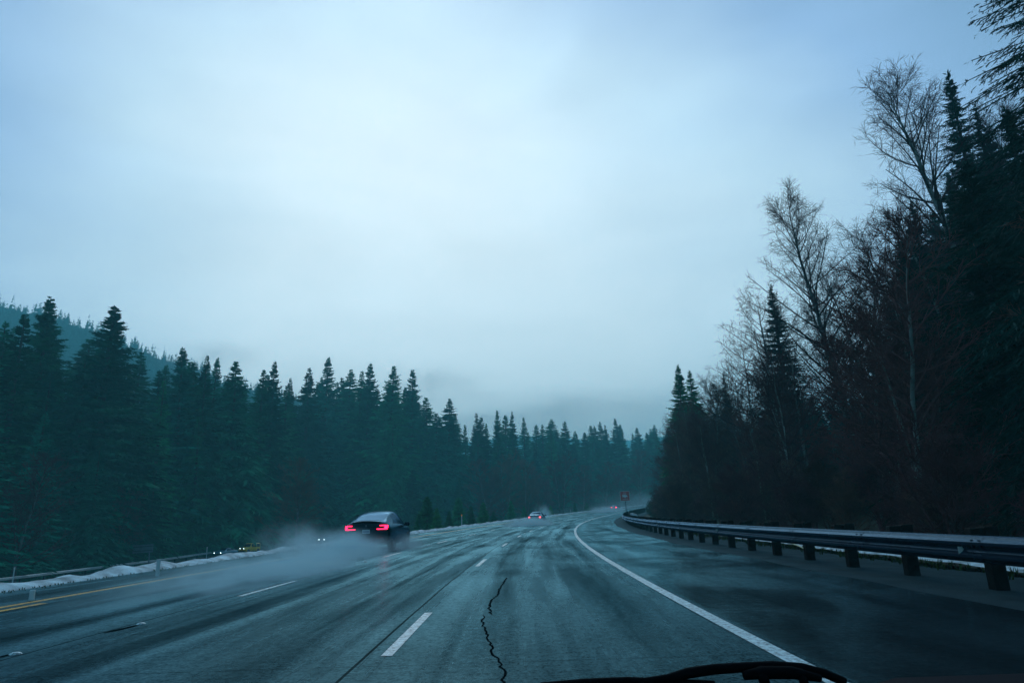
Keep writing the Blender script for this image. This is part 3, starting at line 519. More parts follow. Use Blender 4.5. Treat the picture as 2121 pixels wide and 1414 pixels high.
# ------------------------------------------------------------------ guardrail, posts, signs
def guardrail():
    root=link('guardrail',None,loc=(0,0,0),label='long steel guardrail on dark timber posts curving along the right shoulder',cat='guardrail')
    prof=[(0,0),(.02,.03),(.085,.075),(.085,.115),(.02,.155),(0,.19),(.02,.225),(.085,.265),(.085,.305),(.02,.35),(.0,.385),(-.03,.40)]   # (toward road, height)
    V=[];ss=np.arange(-8,200,1.);U0=7.02;Z0=.36
    for s in ss:
        for (a,h) in prof: V.append(rd(s,U0-a,Z0+h))
        for (a,h) in prof[::-1]: V.append(rd(s,U0-a+.012,Z0+h-.004))
    n=2*len(prof); Fc=[(a*n+b,a*n+(b+1)%n,(a+1)*n+(b+1)%n,(a+1)*n+b) for a in range(len(ss)-1) for b in range(n)]
    link('rail',outward(mesh('rail',V,Fc,MT['steel'],smooth=False)),root)
    for k in range(16):       # lapped joints with bolt heads
        s=3.2+3.81*k; V=[]; 
        for q in (0,.14,.28):
            for (a,h) in prof[:-1]: V.append(rd(s+q,U0-a-.006,Z0+h))
        n=len(prof)-1; b=MB(); b.add(V,[(i*n+j,i*n+j+1,(i+1)*n+j+1,(i+1)*n+j) for i in range(2) for j in range(n-1)])
        for q in (.05,.23):
            for h in (.055,.135,.245,.325): p=rd(s+q,U0-.055,Z0+h); b.box(p,(.035,.03,.03),rz=-head(s))
        link('splice',mesh('splice',b.v,b.f,MT['steel'],False),root)
    pm=MB(); pm.box((.0,0,.41),(.22,.20,1.14),bev=.012); pm=mesh('post',pm.v,pm.f,MT['wood'],False)
    bm_=MB(); bm_.box((-.22,0,.75),(.21,.15,.42),bev=.01); bk=mesh('blockout',bm_.v,bm_.f,MT['wood'],False)
    rm=MB(); rm.box((-.475,-.0,.60),(.02,.012,.10)); rm.add([(-.48,0,.55),(-.42,0,.56),(-.42,0,.65),(-.48,0,.64)],[(0,1,2,3)]); rm.box((-.47,.0,.60),(.11,.008,.13),bev=.003); rf=mesh('reflector',rm.v,rm.f,MT['amber'],False)
    s=1.39
    for k in range(64):
        p=rd(s,7.46,-.10); h=head(s)
        o=link('post',pm,root,loc=p); o.rotation_euler[2]=-h; o.rotation_euler[1]=random.uniform(-.015,.015)
        o=link('blockout',bk,root,loc=p); o.rotation_euler[2]=-h
        if k%6==4 or (k<8 and k==4): o=link('reflector',rf,root,loc=p+np.array([0,0,.02])); o.rotation_euler[2]=-h
        s+=2.5
guardrail()
def opp_rail():
    root=link('far_guardrail',None,loc=(0,0,0),label='thin pale guardrail along the far side of the opposite carriageway',cat='guardrail')
    X0=OPX-7.5; b=MB(); ys=list(np.arange(-10,190,4.)); b.v=[];
    for y in ys:
        for (a,h) in ((0,.42),(.08,.50),(.02,.57),(.08,.64),(0,.74),(-.06,.75),(-.06,.42)): b.v.append((X0+a,y,opz(y)+h))
    n=7; b.f=[(i*n+k,i*n+(k+1)%n,(i+1)*n+(k+1)%n,(i+1)*n+k) for i in range(len(ys)-1) for k in range(n)]; b.build('rail',mat('pale_rail',(.42,.5,.52),.4,metal=.3,var=.1),root)
    pb=MB(); pb.box((0,0,.3),(.15,.15,.95)); pm=mesh('post',pb.v,pb.f,MT['wood'],False)
    for y in np.arange(40,188,4.): link('post',pm,root,loc=(X0-.14,y,opz(y)-.05))
opp_rail()
def delineator(s,u,h,label,base=0.,top=True):
    p=rd(s,u,base); root=link('delineator_post',None,loc=p,label=label,cat='marker post',group='marker posts along the road')
    b=MB(); b.box((0,0,h*.5),(.10,.035,h),bev=.01); b.build('post',MT['white'],root)
    if top: b=MB(); b.box((0,-.004,h-.09),(.106,.05,.18),bev=.006); b.build('reflector',MT['orange'],root)
def DL(px,pb,py,lab,top=False,dz=.25):
    s,u=hit(px,pb,dz); p=rd(s,u); z=at(px,py,p[1])[2]; delineator(s,u,z-p[2]-.0,lab,0,top)
DL(956.5,1086,1065,'white marker post with an orange top on the snow ridge right of the black car',True,.2)
DL(328,1169,1157,'short white marker post in the snow ridge below the blank sign',dz=.3)
DL(67,1232,1221,'short pale marker post standing by the lower snow strip at far left',dz=.1)
for (px,pb,py,lab) in ((28,1191,1174,'thin pale post at the far left beyond the snow ridge'),(428,1147,1132,'thin white post left of the oncoming dark car'),(643,1122,1112,'faint post left of the pair of headlights')):
    P=at(px,pb,np.interp(px,[0,430,640],[72,112,165])); h=at(px,py,P[1])[2]-opz(P[1]); r=link('delineator_post',None,loc=(P[0],P[1],opz(P[1])),label=lab,cat='marker post',group='marker posts along the road'); b=MB(); b.box((0,0,h/2),(.12,.05,h),bev=.01); b.build('post',MT['white'],r); b=MB(); b.box((0,-.004,h-.12),(.126,.06,.16)); b.build('reflector',MT['amber'],r)
DL(1182,1062,1055,'white marker post beside the spray plume on the far edge',dz=.2)
DL(1303,1071,1058,'white marker post at the foot of the brown sign behind the rail',dz=.0)
def text(body,size,m,parent,loc,rot,name='lettering',sx=1.):
    c=bpy.data.curves.new(name,'FONT'); c.body=body; c.size=size; c.align_x='CENTER'; c.align_y='CENTER'; c.extrude=.002
    o=bpy.data.objects.new(name,c); COL.objects.link(o); dg=bpy.context.evaluated_depsgraph_get(); me=bpy.data.meshes.new_from_object(o.evaluated_get(dg)); bpy.data.objects.remove(o); me.materials.clear(); me.materials.append(m)
    o=link(name,me,parent,loc=loc); o.rotation_euler=rot; o.scale=(sx,1,1); return o
def brown_sign():
    s=118.; p=rd(s,8.3); P=at(1298.5,1068,p[1]); gz=H1(P[0],P[1]); root=link('road_sign',None,loc=(P[0],P[1],gz),label='square brown road sign with a white camping trailer symbol on a single post',cat='road sign')
    z1=at(1294,1016.5,P[1])[2]-gz; z0=at(1294,1037,P[1])[2]-gz; w=z1-z0; zc=(z0+z1)/2; root.rotation_euler=(0,math.radians(-1.6),-.14)
    b=MB(); b.tube([(0,.05,-.2),(0,.05,z1-.1)],.055,8); b.build('post',MT['alum'],root)
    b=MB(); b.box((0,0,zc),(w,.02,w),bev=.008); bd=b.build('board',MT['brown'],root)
    b=MB(); e=w/2-.03
    for (c,d) in (((0,-.012,zc+e),(w-.04,.006,.055)),((0,-.012,zc-e),(w-.04,.006,.055)),((-e,-.012,zc),(.055,.006,w-.115)),((e,-.012,zc),(.055,.006,w-.115))): b.box(c,d)
    b.build('border',MT['signwhite'],bd)
    # trailer symbol: body outline with a hitch wedge, wheel
    k=w/1.6; pts=[(-.42,-.16),(-.42,.14),(-.36,.24),(-.26,.28),(.14,.28),(.24,.22),(.32,.04),(.48,-.16)]
    b=MB(); V=[(x*k,y_,zc+z*k) for y_ in (-.011,-.017) for x,z in pts]; n=len(pts); b.add(V,[tuple(range(n))[::-1] if False else tuple(range(n)),tuple(range(n,2*n))[::-1]]+[(i,(i+1)%n,n+(i+1)%n,n+i) for i in range(n)])
    c=[(math.cos(a)*.11*k+.02*k,math.sin(a)*.11*k-.17*k) for a in np.linspace(0,2*math.pi,16,endpoint=False)]; V=[(x,y_,zc+z) for y_ in (-.012,-.018) for x,z in c]; b.add(V,[tuple(range(16)),tuple(range(16,32))[::-1]]+[(i,(i+1)%16,16+(i+1)%16,16+i) for i in range(16)])
    b.build('trailer_symbol',MT['signwhite'],bd)
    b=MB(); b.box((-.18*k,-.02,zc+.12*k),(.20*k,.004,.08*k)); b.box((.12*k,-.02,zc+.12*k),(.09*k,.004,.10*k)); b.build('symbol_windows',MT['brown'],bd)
    text('PARK',.22*k,MT['signwhite'],bd,(0,-.012,zc+.5*k),(math.pi/2,0,0)); text('CAMPING',.22*k,MT['signwhite'],bd,(0,-.012,zc-.5*k),(math.pi/2,0,0),sx=.95)
brown_sign()
def back_sign():
    Y=104.; P=at(309,1160,Y); gz=H1(P[0],P[1]); root=link('road_sign',None,loc=(P[0],P[1],gz),label='wide dim sign seen from its back beyond the opposite carriageway',cat='road sign'); root.rotation_euler=(0,math.radians(-2),.12)
    a=at(279,1129,Y);c=at(318,1143,Y); z1=at(318,1126,Y)[2]-gz; z0=c[2]-gz; w=c[0]-a[0]; b=MB(); b.tube([(0,0,-.2),(0,0,z1-.05)],.09,8); b.build('post',MT['alum'],root)
    b=MB(); b.box((c[0]-P[0]-w/2,-.08,(z0+z1)/2),(w,.04,z1-z0),bev=.01); bd=b.build('board',MT['alum'],root)
    b=MB()
    for k in (.25,.75): b.box((c[0]-P[0]-w/2,-.12,z0+(z1-z0)*k),(w*.95,.04,.08))
    b.build('brace',MT['trim'],bd)
back_sign()
def markers():
    b=MB(); n=10
    V=[];Fc=[]
    for j,(r,z) in enumerate(((.055,0),(.05,.012),(.032,.021),(.0,.024))):
        for k in range(n): V.append((r*math.cos(6.283*k/n),r*math.sin(6.283*k/n),z))
    for j in range(3):
        for k in range(n): Fc.append((j*n+k,j*n+(k+1)%n,(j+1)*n+(k+1)%n,(j+1)*n+k))
    m=mesh('raised_marker',V,Fc,MT['wline'])
    for i,(u,s0) in enumerate(((-5.14,10.6-2.9),(-5.14,10.6),(-5.14,22.6),(-5.14,34.8),(-5.14,47.0),(-1.25,50.3))):
        if i<2: s,u=hit(*((32,1356),(292,1293))[i])
        else: s=s0
        o=link('raised_marker',m,loc=rd(s,u,.0035),label=['white raised road marker in the near left corner of the road','white raised road marker at the end of a dark joint on the left','white raised marker between lane dashes beside the black car','white raised marker on the left lane line past the black car','white raised marker far up the left lane line','white raised marker on the nearer lane line in the distance'][i],cat='road marker',group='raised markers on the lane lines'); o.scale=(1.1,1.1,1.) if i<2 else (1.5,1.8,1.5)
markers()
def fallen_rod():
    P=[rd(*hit(px,py,-.12),.0) for px,py in ((1606,1135),(1630,1138),(1655,1143),(1684,1151))]; zs=(.25,.20,.13,.02)
    b=MB(); p0=P[3]; b.tube([np.array(p)-p0+[0,0,z-.05] for p,z in zip(P,zs)],[.012,.02,.02,.018],8); b.build('fallen_stake',mat('pale_yellow_stake',(.5,.55,.32),.5,var=.1),smooth=True,loc=p0,label='thin pale yellow stake lying bent among the guardrail posts',cat='stake')
fallen_rod()
def stone():
    s,u=hit(1301,1071,-.1); p=rd(s,u+.5,-.2); r=np.random.RandomState(3); V=[];Fc=[];n=12
    for j in range(7):
        for k in range(n): a=j/6*math.pi/2; V.append((math.cos(a)*1.3*math.cos(6.283*k/n)*(1+.15*r.randn()*.5),math.cos(a)*.9*math.sin(6.283*k/n),math.sin(a)*.75*(1+.1*r.randn()*.5)))
    for j in range(6):
        for k in range(n): Fc.append((j*n+k,j*n+(k+1)%n,(j+1)*n+(k+1)%n,(j+1)*n+k))
    link('snow_heap',mesh('snow_heap',V,Fc,MT['snow']),loc=p,label='small heap of leftover snow at the foot of the brown sign',cat='snow heap')
stone()
# ------------------------------------------------------------------ vehicles (rear at y=0, front at +y, ground z=0)
def catm(A,x):      # rows of A sampled at key A[:,0]
    k=A[:,0]; i=np.clip(np.searchsorted(k,x)-1,0,len(k)-2); t=(x-k[i])/(k[i+1]-k[i]); p1,p2=A[i],A[i+1]; m1=(A[i+1]-A[max(i-1,0)])/(k[i+1]-k[max(i-1,0)])*(k[i+1]-k[i]); j=min(i+2,len(k)-1); m2=(A[j]-A[i])/(k[j]-k[i])*(k[i+1]-k[i])
    return (2*t**3-3*t**2+1)*p1+(t**3-2*t**2+t)*m1+(-2*t**3+3*t**2)*p2+(t**3-t**2)*m2
def car(name,K,spec,label,cat,s=None,u=None,loc=None,rz=None):
    A=np.array(K['sec'],float)     # y,w,zb,zbelt,wroof,ztop
    def prof(y):
        _,w,zb,zt,wr,ztop=catm(A,y); d=ztop-zt; bx=K.get('boxy',0)
        return np.array([(0,zb),(.80*w,zb),(.96*w,zb+.07),(w,zb+.25),(w*1.0,zt-.22),(w*.975,zt-.05),(w*.93*(1-bx)+w*.97*bx,zt+.01),((w*.93+wr)/2+.03*min(1,d*3),zt+d*.5),(wr+.01,ztop-min(.09,d*.22)),(wr*.86,ztop-min(.03,d*.1)),(wr*.5,ztop-.004),(0,ztop)])
    def S(y,t):
        P=prof(y); i=min(int(t),len(P)-2); f=t-i; return np.array([P[i][0]*(1-f)+P[i+1][0]*f,y,P[i][1]*(1-f)+P[i+1][1]*f])
    root=link(name,None,label=label,cat=cat)
    if loc is not None: root.location=loc; root.rotation_euler=(0,0,rz)
    else:
        root.location=tuple(rd(s,u,.002)); sl_=(float(zr(s+4))-float(zr(s)))/4; root.rotation_euler=(math.atan(sl_),0,-head(s+2.5))
    ys=np.unique(np.concatenate([np.linspace(A[0,0],A[-1,0],56),A[:,0]])); n=12; V=[]
    for y in ys:
        P=prof(y); row=[(P[i][0],y,P[i][1]) for i in range(n)]+[(-P[i][0],y,P[i][1]) for i in range(n-2,0,-1)]; V+=row
    m=2*n-2; Fc=[(a*m+b,a*m+(b+1)%m,(a+1)*m+(b+1)%m,(a+1)*m+b) for a in range(len(ys)-1) for b in range(m)]+[tuple(range(m)),tuple((len(ys)-1)*m+b for b in range(m))[::-1]]
    bd=link('body',outward(mesh('body',V,Fc,spec['paint'])),root)
    def patch(nm,y0,y1,t0,t1,mt,mirror=0,off=.007,ny=14,nt=5,shape=None):
        V=[];Fc=[]
        for a in range(ny+1):
            for b in range(nt+1):
                y=y0+(y1-y0)*a/ny; f=b/nt
                if shape: y=shape(y0,y1,a/ny,f)
                t=t0+(t1-t0)*f; p=S(y,t); q=S(y+.02,t)-p; e=S(y,min(t+.05,10.99))-S(y,t-.05); nn=np.cross(q,e); nn/=np.linalg.norm(nn)+1e-9
                if nn[0]*1+nn[2]<0: nn=-nn
                p=p+nn*off; V.append((p[0]*(-1 if mirror else 1),p[1],p[2]))
        Fc=[(a*(nt+1)+b,a*(nt+1)+b+1,(a+1)*(nt+1)+b+1,(a+1)*(nt+1)+b) for a in range(ny) for b in range(nt)]; return V,Fc
    for mi in (0,1):
        for (y0,y1,sa,sb) in K['side_win']:
            V,Fc=patch('w',y0,y1,6.15,8.0,MT['glass'],mi,shape=lambda a,b,f,g,sa=sa,sb=sb:(a+sa*g)+((b-sb*g)-(a+sa*g))*f); link('side_window',outward(mesh('side_window',V,Fc,MT['glass']),(0,2.3,.6)),bd)
    for nm,(y0,y1,tt) in (('rear_window',K['rear_win']),('windscreen',K['front_win'])):
        V=[];Fc=[]
        for mi in (1,0):
            v,f=patch(nm,y0,y1,tt,11,MT['glass'],mi); k=len(V); V+=v; Fc+=[tuple(i+k for i in (q if mi else q[::-1])) for q in f]
        link(nm,outward(mesh(nm,V,Fc,MT['glass']),(0,2.3,.3)),bd)
    wr=K['wheel_r']; wx=K['wx']
    for yy in K['axles']:
        for sd in (-1,1):
            t=MB(); t.disc((sd*wx,yy,wr),wr*.66,wr,.11,32); w=t.build('wheel',MT['tyre'],root,smooth=False)
            t=MB(); t.disc((sd*(wx+.06),yy,wr),.02,wr*.22,.035,16)
            for k in range(5):
                a=k*1.2566+.3; t.add([(sd*(wx+.085)+dx,yy+math.cos(a+da)*rr,wr+math.sin(a+da)*rr) for dx in (0,-.03*sd) for (da,rr) in ((-.28,.05),(.28,.05),(.12,wr*.68),(-.12,wr*.68))],[(0,1,2,3),(4,7,6,5),(0,4,5,1),(1,5,6,2),(2,6,7,3),(3,7,4,0)])
            t.disc((sd*(wx+.06),yy,wr),wr*.6,wr*.67,.04,32); t.build('rim',MT['rim'],w)
            t=MB(); t.disc((sd*(wx-.02),yy,wr+.02),.02,wr*1.13,.06,32); t.build('wheel_arch',MT['trim'],bd)
    for sd in (-1,1):
        t=MB(); my,mz,mx=K['mirror']; t.box((sd*(mx+.10),my,mz),(.24,.13,.16),bev=.04); t.box((sd*mx,my+.02,mz-.06),(.12,.05,.04)); t.build('mirror',spec.get('mirror',spec['paint']),bd)
    for p in K.get('extra',[]): p(root,bd,spec)
    return root
def lamps_bracket(x0,x1,z0,z1,y,mt,wrap):
    def f(root,bd,spec):
        for sd in (-1,1):
            t=MB(); zt=z1; zm=(z0+z1)/2; th=(z1-z0)*.20; skew=.10
            t.box((sd*(x0+x1)/2,y,z0+th/2),(x1-x0+.06,.03,th),bev=.005); t.box((sd*((x0+x1)/2+skew/2),y,z1-th/2),(x1-x0-skew,.03,th),bev=.005); t.box((sd*(x1-.03),y+.002,zm),(.075,.034,z1-z0),bev=.01)
            t.box((sd*(x1+.035),y+wrap/2,zm),(.03,wrap,(z1-z0)*.9),rz=-sd*.25,bev=.008); lp=t.build('taillight',mt,root)
            t=MB(); t.box((sd*((x0+x1)/2+.02),y+.016,zm),(x1-x0-.04,.03,(z1-z0)*.9),bev=.004); t.box((sd*((x0+x1)/2+.03),y+.001,zm),(x1-x0-.16,.02,.018)); t.build('lens',MT['taildark'],lp)
    return f
def plate(z,y,tx=''):
    def f(root,bd,spec):
        t=MB(); t.box((0,y,z),(.33,.012,.165),bev=.004); p=t.build('licence_plate',MT['plate'],root)
        t=MB()
        for k in range(6): t.box((-.11+k*.044,y-.008,z-.005),(.028,.003,.06))
        t.build('plate_characters',MT['platetext'],p)
    return f
def spoiler(root,bd,spec):
    V=[];Fc=[];n=21;pr=[(0,0),(.02,.035),(.16,.028),(.20,0)]
    for i in range(n):
        x=-.62+1.24*i/(n-1); e=abs(x)/.62; ly=.05*e*e; lz=-.05*e*e
        for (a,b) in pr: V.append((x,-.06+a+ly+.02,1.235+b+lz))
    Fc=[(i*4+k,i*4+(k+1)%4,(i+1)*4+(k+1)%4,(i+1)*4+k) for i in range(n-1) for k in range(4)]+[(0,1,2,3),tuple((n-1)*4+k for k in (3,2,1,0))]
    link('spoiler',mesh('spoiler',V,Fc,MT['trim']),bd)
def bumper(w,z0,z1,y,refl=None):
    def f(root,bd,spec):
        t=MB(); t.box((0,y+.05,(z0+z1)/2),(w,.12,z1-z0),bev=.04); bm_=t.build('bumper',MT['trim'],root)
        if refl:
            for sd in (-1,1): t=MB(); t.box((sd*w*.36,y-.015,z1+.05),(.20,.02,.035),bev=.005); t.build('bumper_reflector',MT['taildark'],bm_)
    return f
def hatch_panel(root,bd,spec):
    t=MB(); t.box((0,-.012,1.03),(1.16,.02,.19),bev=.008); p=t.build('hatch_panel',MT['paint_black'],root)
    t=MB(); t.box((0,-.027,.955),(.95,.012,.022),bev=.003); t.build('trim_strip',MT['trim'],p)
    t=MB(); t.add([(-.05,-.026,1.09),(.05,-.026,1.09),(.012,-.026,1.065),(0,-.026,.995),(-.012,-.026,1.065)],[(0,1,2,3,4)]); t.build('badge',MT['rim'],p)
CROSS=dict(sec=[(0,.84,.42,.99,.66,1.16),(.06,.93,.36,1.02,.72,1.19),(.22,.985,.31,1.06,.70,1.26),(.6,1.0,.27,1.08,.69,1.37),(1.2,1.0,.25,1.09,.68,1.54),(1.9,.995,.24,1.08,.66,1.65),(2.5,.99,.24,1.05,.65,1.68),(3.1,.99,.24,1.02,.64,1.60),(3.8,.99,.25,.99,.66,1.25),(4.15,.99,.26,.96,.72,1.03),(4.7,.95,.30,.80,.66,.86),(5.0,.78,.40,.62,.5,.68)],
 side_win=[(1.15,1.95,.25,.02),(2.0,2.75,.0,.0),(2.8,3.75,.0,.42)],rear_win=(.30,1.45,8.55),front_win=(3.05,4.0,8.6),wheel_r=.375,wx=.885,axles=(.98,3.95),mirror=(3.35,1.08,.98),extra=[lamps_bracket(.50,.86,.905,1.085,-.025,MT['tail'],.14),plate(.83,-.02),spoiler,hatch_panel,bumper(1.55,.40,.58,-.06,True)])
SEDAN=dict(sec=[(0,.80,.42,.86,.6,.98),(.08,.88,.34,.90,.66,1.03),(.5,.915,.28,.93,.64,1.06),(.85,.92,.26,.94,.60,1.16),(1.5,.92,.25,.95,.57,1.40),(2.1,.92,.24,.94,.56,1.45),(2.7,.92,.24,.93,.56,1.42),(3.3,.92,.24,.91,.60,1.15),(3.7,.92,.25,.89,.66,.97),(4.4,.88,.3,.78,.62,.84),(4.75,.70,.4,.6,.5,.66)],
 side_win=[(1.25,1.95,.2,.02),(2.0,3.25,0,.45)],rear_win=(.86,1.5,8.3),front_win=(2.75,3.4,8.4),wheel_r=.33,wx=.80,axles=(.95,3.75),mirror=(3.0,.99,.92),extra=[plate(.74,-.02),bumper(1.5,.38,.56,-.05)])
def round_tail(mt,z=.80,x=.66,r=.11):
    def f(root,bd,spec):
        for sd in (-1,1):
            t=MB(); t.box((sd*x,-.03,z),(r*2.2,.07,r*1.7),bev=.035); t.build('taillight',mt,root)
    return f
def chrome(root,bd,spec):
    t=MB(); t.box((0,-.03,.86),(.85,.02,.06),bev=.008); t.build('boot_trim',MT['signwhite'],root)
SED1=dict(SEDAN); SED1['extra']=SEDAN['extra']+[round_tail(MT['tailfar']),chrome]
SED2=dict(SEDAN); SED2['extra']=SEDAN['extra']+[round_tail(MT['tail'],.85,.64,.16)]
def heads(y,z,x,r):
    def f(root,bd,spec):
        for sd in (-1,1):
            t=MB(); t.tube([(sd*x,y-.05,z),(sd*x,y+.02,z)],[r,r*.9],14); h=t.build('headlight',MT['headl'],root)
            t=MB(); t.tube([(sd*x,y-.08,z),(sd*x,y-.02,z)],[r*1.25,r*1.2],14); t.build('lamp_housing',MT['trim'],h)
    return f
def grille(y,z,w,h):
    def f(root,bd,spec):
        t=MB()
        for k in range(7): t.box((-w/2+w*(k+.5)/7,y,z),(w/7*.5,.03,h))
        t.build('grille',MT['trim'],root)
    return f
SED3=dict(SEDAN); SED3['extra']=[heads(4.66,.66,.62,.10),grille(4.74,.55,.7,.12)]
TRUCK=dict(sec=[(0,.9,.5,1.05,.8,1.12),(.1,.95,.42,1.1,.82,1.15),(1.9,.97,.4,1.12,.84,1.16),(2.1,.97,.4,1.12,.74,1.75),(2.7,.97,.4,1.12,.74,1.86),(3.4,.97,.4,1.12,.74,1.82),(4.0,.97,.4,1.1,.78,1.2),(5.0,.95,.42,1.05,.8,1.10),(5.3,.85,.5,.95,.7,1.0)],boxy=.6,
 side_win=[(2.3,3.0,.02,.02),(3.05,3.9,0,.3)],rear_win=(2.0,2.1,8.3),front_win=(3.42,3.95,8.4),wheel_r=.4,wx=.85,axles=(1.1,4.3),mirror=(3.6,1.2,1.0),extra=[heads(5.3,.85,.62,.15),grille(5.3,.8,.8,.2),bumper(1.7,.45,.62,0)])
def jeep_extra(root,bd,spec):
    for sd in (-1,1):
        for yy in (.75,3.25):
            V=[];Fc=[];n=9
            for i in range(n):
                a=math.pi*(.04+.92*i/(n-1))
                for (dx,r) in ((.0,.50),(.20,.50),(.20,.54),(.0,.56)): V.append((sd*(.78+dx),yy+math.cos(a)*r,.42+math.sin(a)*r*.92))
            for i in range(n-1):
                for k in range(4): Fc.append((i*4+k,i*4+(k+1)%4,(i+1)*4+(k+1)%4,(i+1)*4+k))
            link('fender',mesh('fender',V,Fc,spec['paint'],False),bd)
    t=MB(); t.disc((0,0,0),.06,.37,.1,24); V=[(v[1],v[0]-.12,v[2]+.98) for v in t.v]; link('spare_wheel',mesh('spare_wheel',V,t.f,MT['tyre'],False),root)
    t=MB(); t.box((0,4.02,.55),(1.5,.14,.16),bev=.03); t.build('front_bumper',MT['trim'],root)
    t=MB(); t.box((0,3.86,.95),(1.1,.05,.45),bev=.02); g=t.build('grille',spec['paint'],root); t=MB()
    for k in range(7): t.box((-.27+k*.09,3.89,.97),(.045,.01,.3))
    t.build('slots',MT['trim'],g)
JEEP=dict(sec=[(0,.78,.52,1.12,.70,1.80),(.05,.80,.5,1.13,.73,1.84),(.5,.80,.48,1.13,.73,1.86),(1.8,.80,.48,1.13,.73,1.86),(2.35,.80,.48,1.13,.72,1.80),(2.62,.79,.5,1.10,.70,1.22),(2.75,.77,.5,1.06,.66,1.16),(3.7,.66,.55,1.0,.55,1.10),(3.86,.62,.6,.9,.5,.98)],boxy=1.,
 side_win=[(.15,.95,.0,.0),(1.05,1.65,0,0),(1.75,2.4,0,.12)],rear_win=(.0,.05,8.2),front_win=(2.36,2.6,8.3),wheel_r=.42,wx=.82,axles=(.75,3.25),mirror=(2.45,1.25,.84),extra=[heads(3.92,1.02,.42,.065),jeep_extra])
car('black_crossover',CROSS,dict(paint=MT['paint_black']),'black crossover with lit red tail lights throwing up spray in the left lane','car',s=29.9,u=-6.98)
car('grey_sedan',SED1,dict(paint=MT['silver']),'grey sedan with small round lit tail lights in the middle lane','car',s=86,u=-3.6)
car('distant_car',SED2,dict(paint=MT['grey_car']),'distant dark car with magenta red lights near the brown sign','car',s=186,u=-3.9)
car('hidden_car',SED2,dict(paint=MT['grey_car']),'far car whose red light glints through the shrub beyond the sign','car',s=236,u=.6)
def opp(name,K,pt,px,Y,lab,cat):
    P=at(px,1140,Y); return car(name,K,dict(paint=pt),lab,cat,loc=(float(P[0]),float(Y),float(opz(Y))+.04),rz=math.pi+.03)
opp('yellow_jeep',JEEP,MT['yellow'],532,134,'boxy yellow off-road vehicle coming the other way on the lower carriageway','off-road car').rotation_euler[2]=math.pi-.38
opp('blue_car',SED3,MT['teal'],484,128,'dark blue oncoming car with two lit headlights left of the yellow vehicle','car').rotation_euler[2]=math.pi-.22
opp('oncoming_truck',TRUCK,MT['grey_car'],676,172,'oncoming dark pickup with two bright headlights left of the black crossover','pickup')
# ------------------------------------------------------------------ the car we sit in: cowl, bonnet and parked wiper
def own():
    b=MB(); Yc=.92
    def P(px,py,Y): return at(px,py,Y)
    # wiper: bent arm with its blade, resting on the cowl
    root=link('windscreen_wiper',None,loc=(0,0,0),label='black parked windscreen wiper across the bottom edge of the view',cat='wiper')
    arm=[P(x,y,.86) for x,y in ((1250,1416),(1330,1411),(1385,1404),(1425,1393),(1480,1385),(1540,1381),(1600,1379),(1660,1383),(1710,1394),(1750,1412))]
    b.tube(arm,[.0035,.004,.005,.006,.0058,.0055,.006,.006,.005,.005],8); b.build('arm',MT['rubber'],root,smooth=True)
    b=MB(); b.tube([P(1540,1398,.85),P(1580,1392,.85),P(1640,1392,.85),P(1700,1404,.85)],[.005,.007,.007,.004],8); b.tube([P(1575,1385,.855),P(1585,1416,.84)],.006,8); b.tube([P(1655,1388,.855),P(1668,1418,.84)],.005,8); b.build('linkage',MT['rubber'],root,smooth=True)
    b=MB(); b.tube([P(1120,1420,.84),P(1210,1415,.85),P(1300,1410,.86),P(1480,1416,.86)],[.004,.0055,.005,.004],8); b.build('blade',MT['rubber'],root,smooth=True)
    # bonnet behind the cowl
    own_=link('own_car_front',None,loc=(0,0,0),label='dark cowl and thin red sliver of bonnet of the car carrying the viewer',cat='car')
    V=[];xs=np.linspace(-.9,.9,19); base=P(1470,1409,1.12)[2]
    for y,dz in ((1.12,0),(1.3,-.035),(1.6,-.11),(1.9,-.23),(2.1,-.42)):
        for x in xs: V.append((x,y,base+dz-.05*x*x-.02*abs(x)))
    n=19; link('bonnet',mesh('bonnet',V,[(a*n+i,a*n+i+1,(a+1)*n+i+1,(a+1)*n+i) for a in range(4) for i in range(n-1)],MT['bonnet']),own_)
    V=[]; cz=P(1900,1401,.98)[2]
    for y,dz in ((.72,-.10),(.9,-.02),(.98,0),(1.02,-.05)):
        for x in xs: V.append((x+.0,y,cz+dz-(.022 if x<.47 else .0)*min(1,max(0,(.47-x)/.06))))
    link('cowl',mesh('cowl',V,[(a*n+i,a*n+i+1,(a+1)*n+i+1,(a+1)*n+i) for a in range(3) for i in range(n-1)],MT['cowl']),own_)
own()
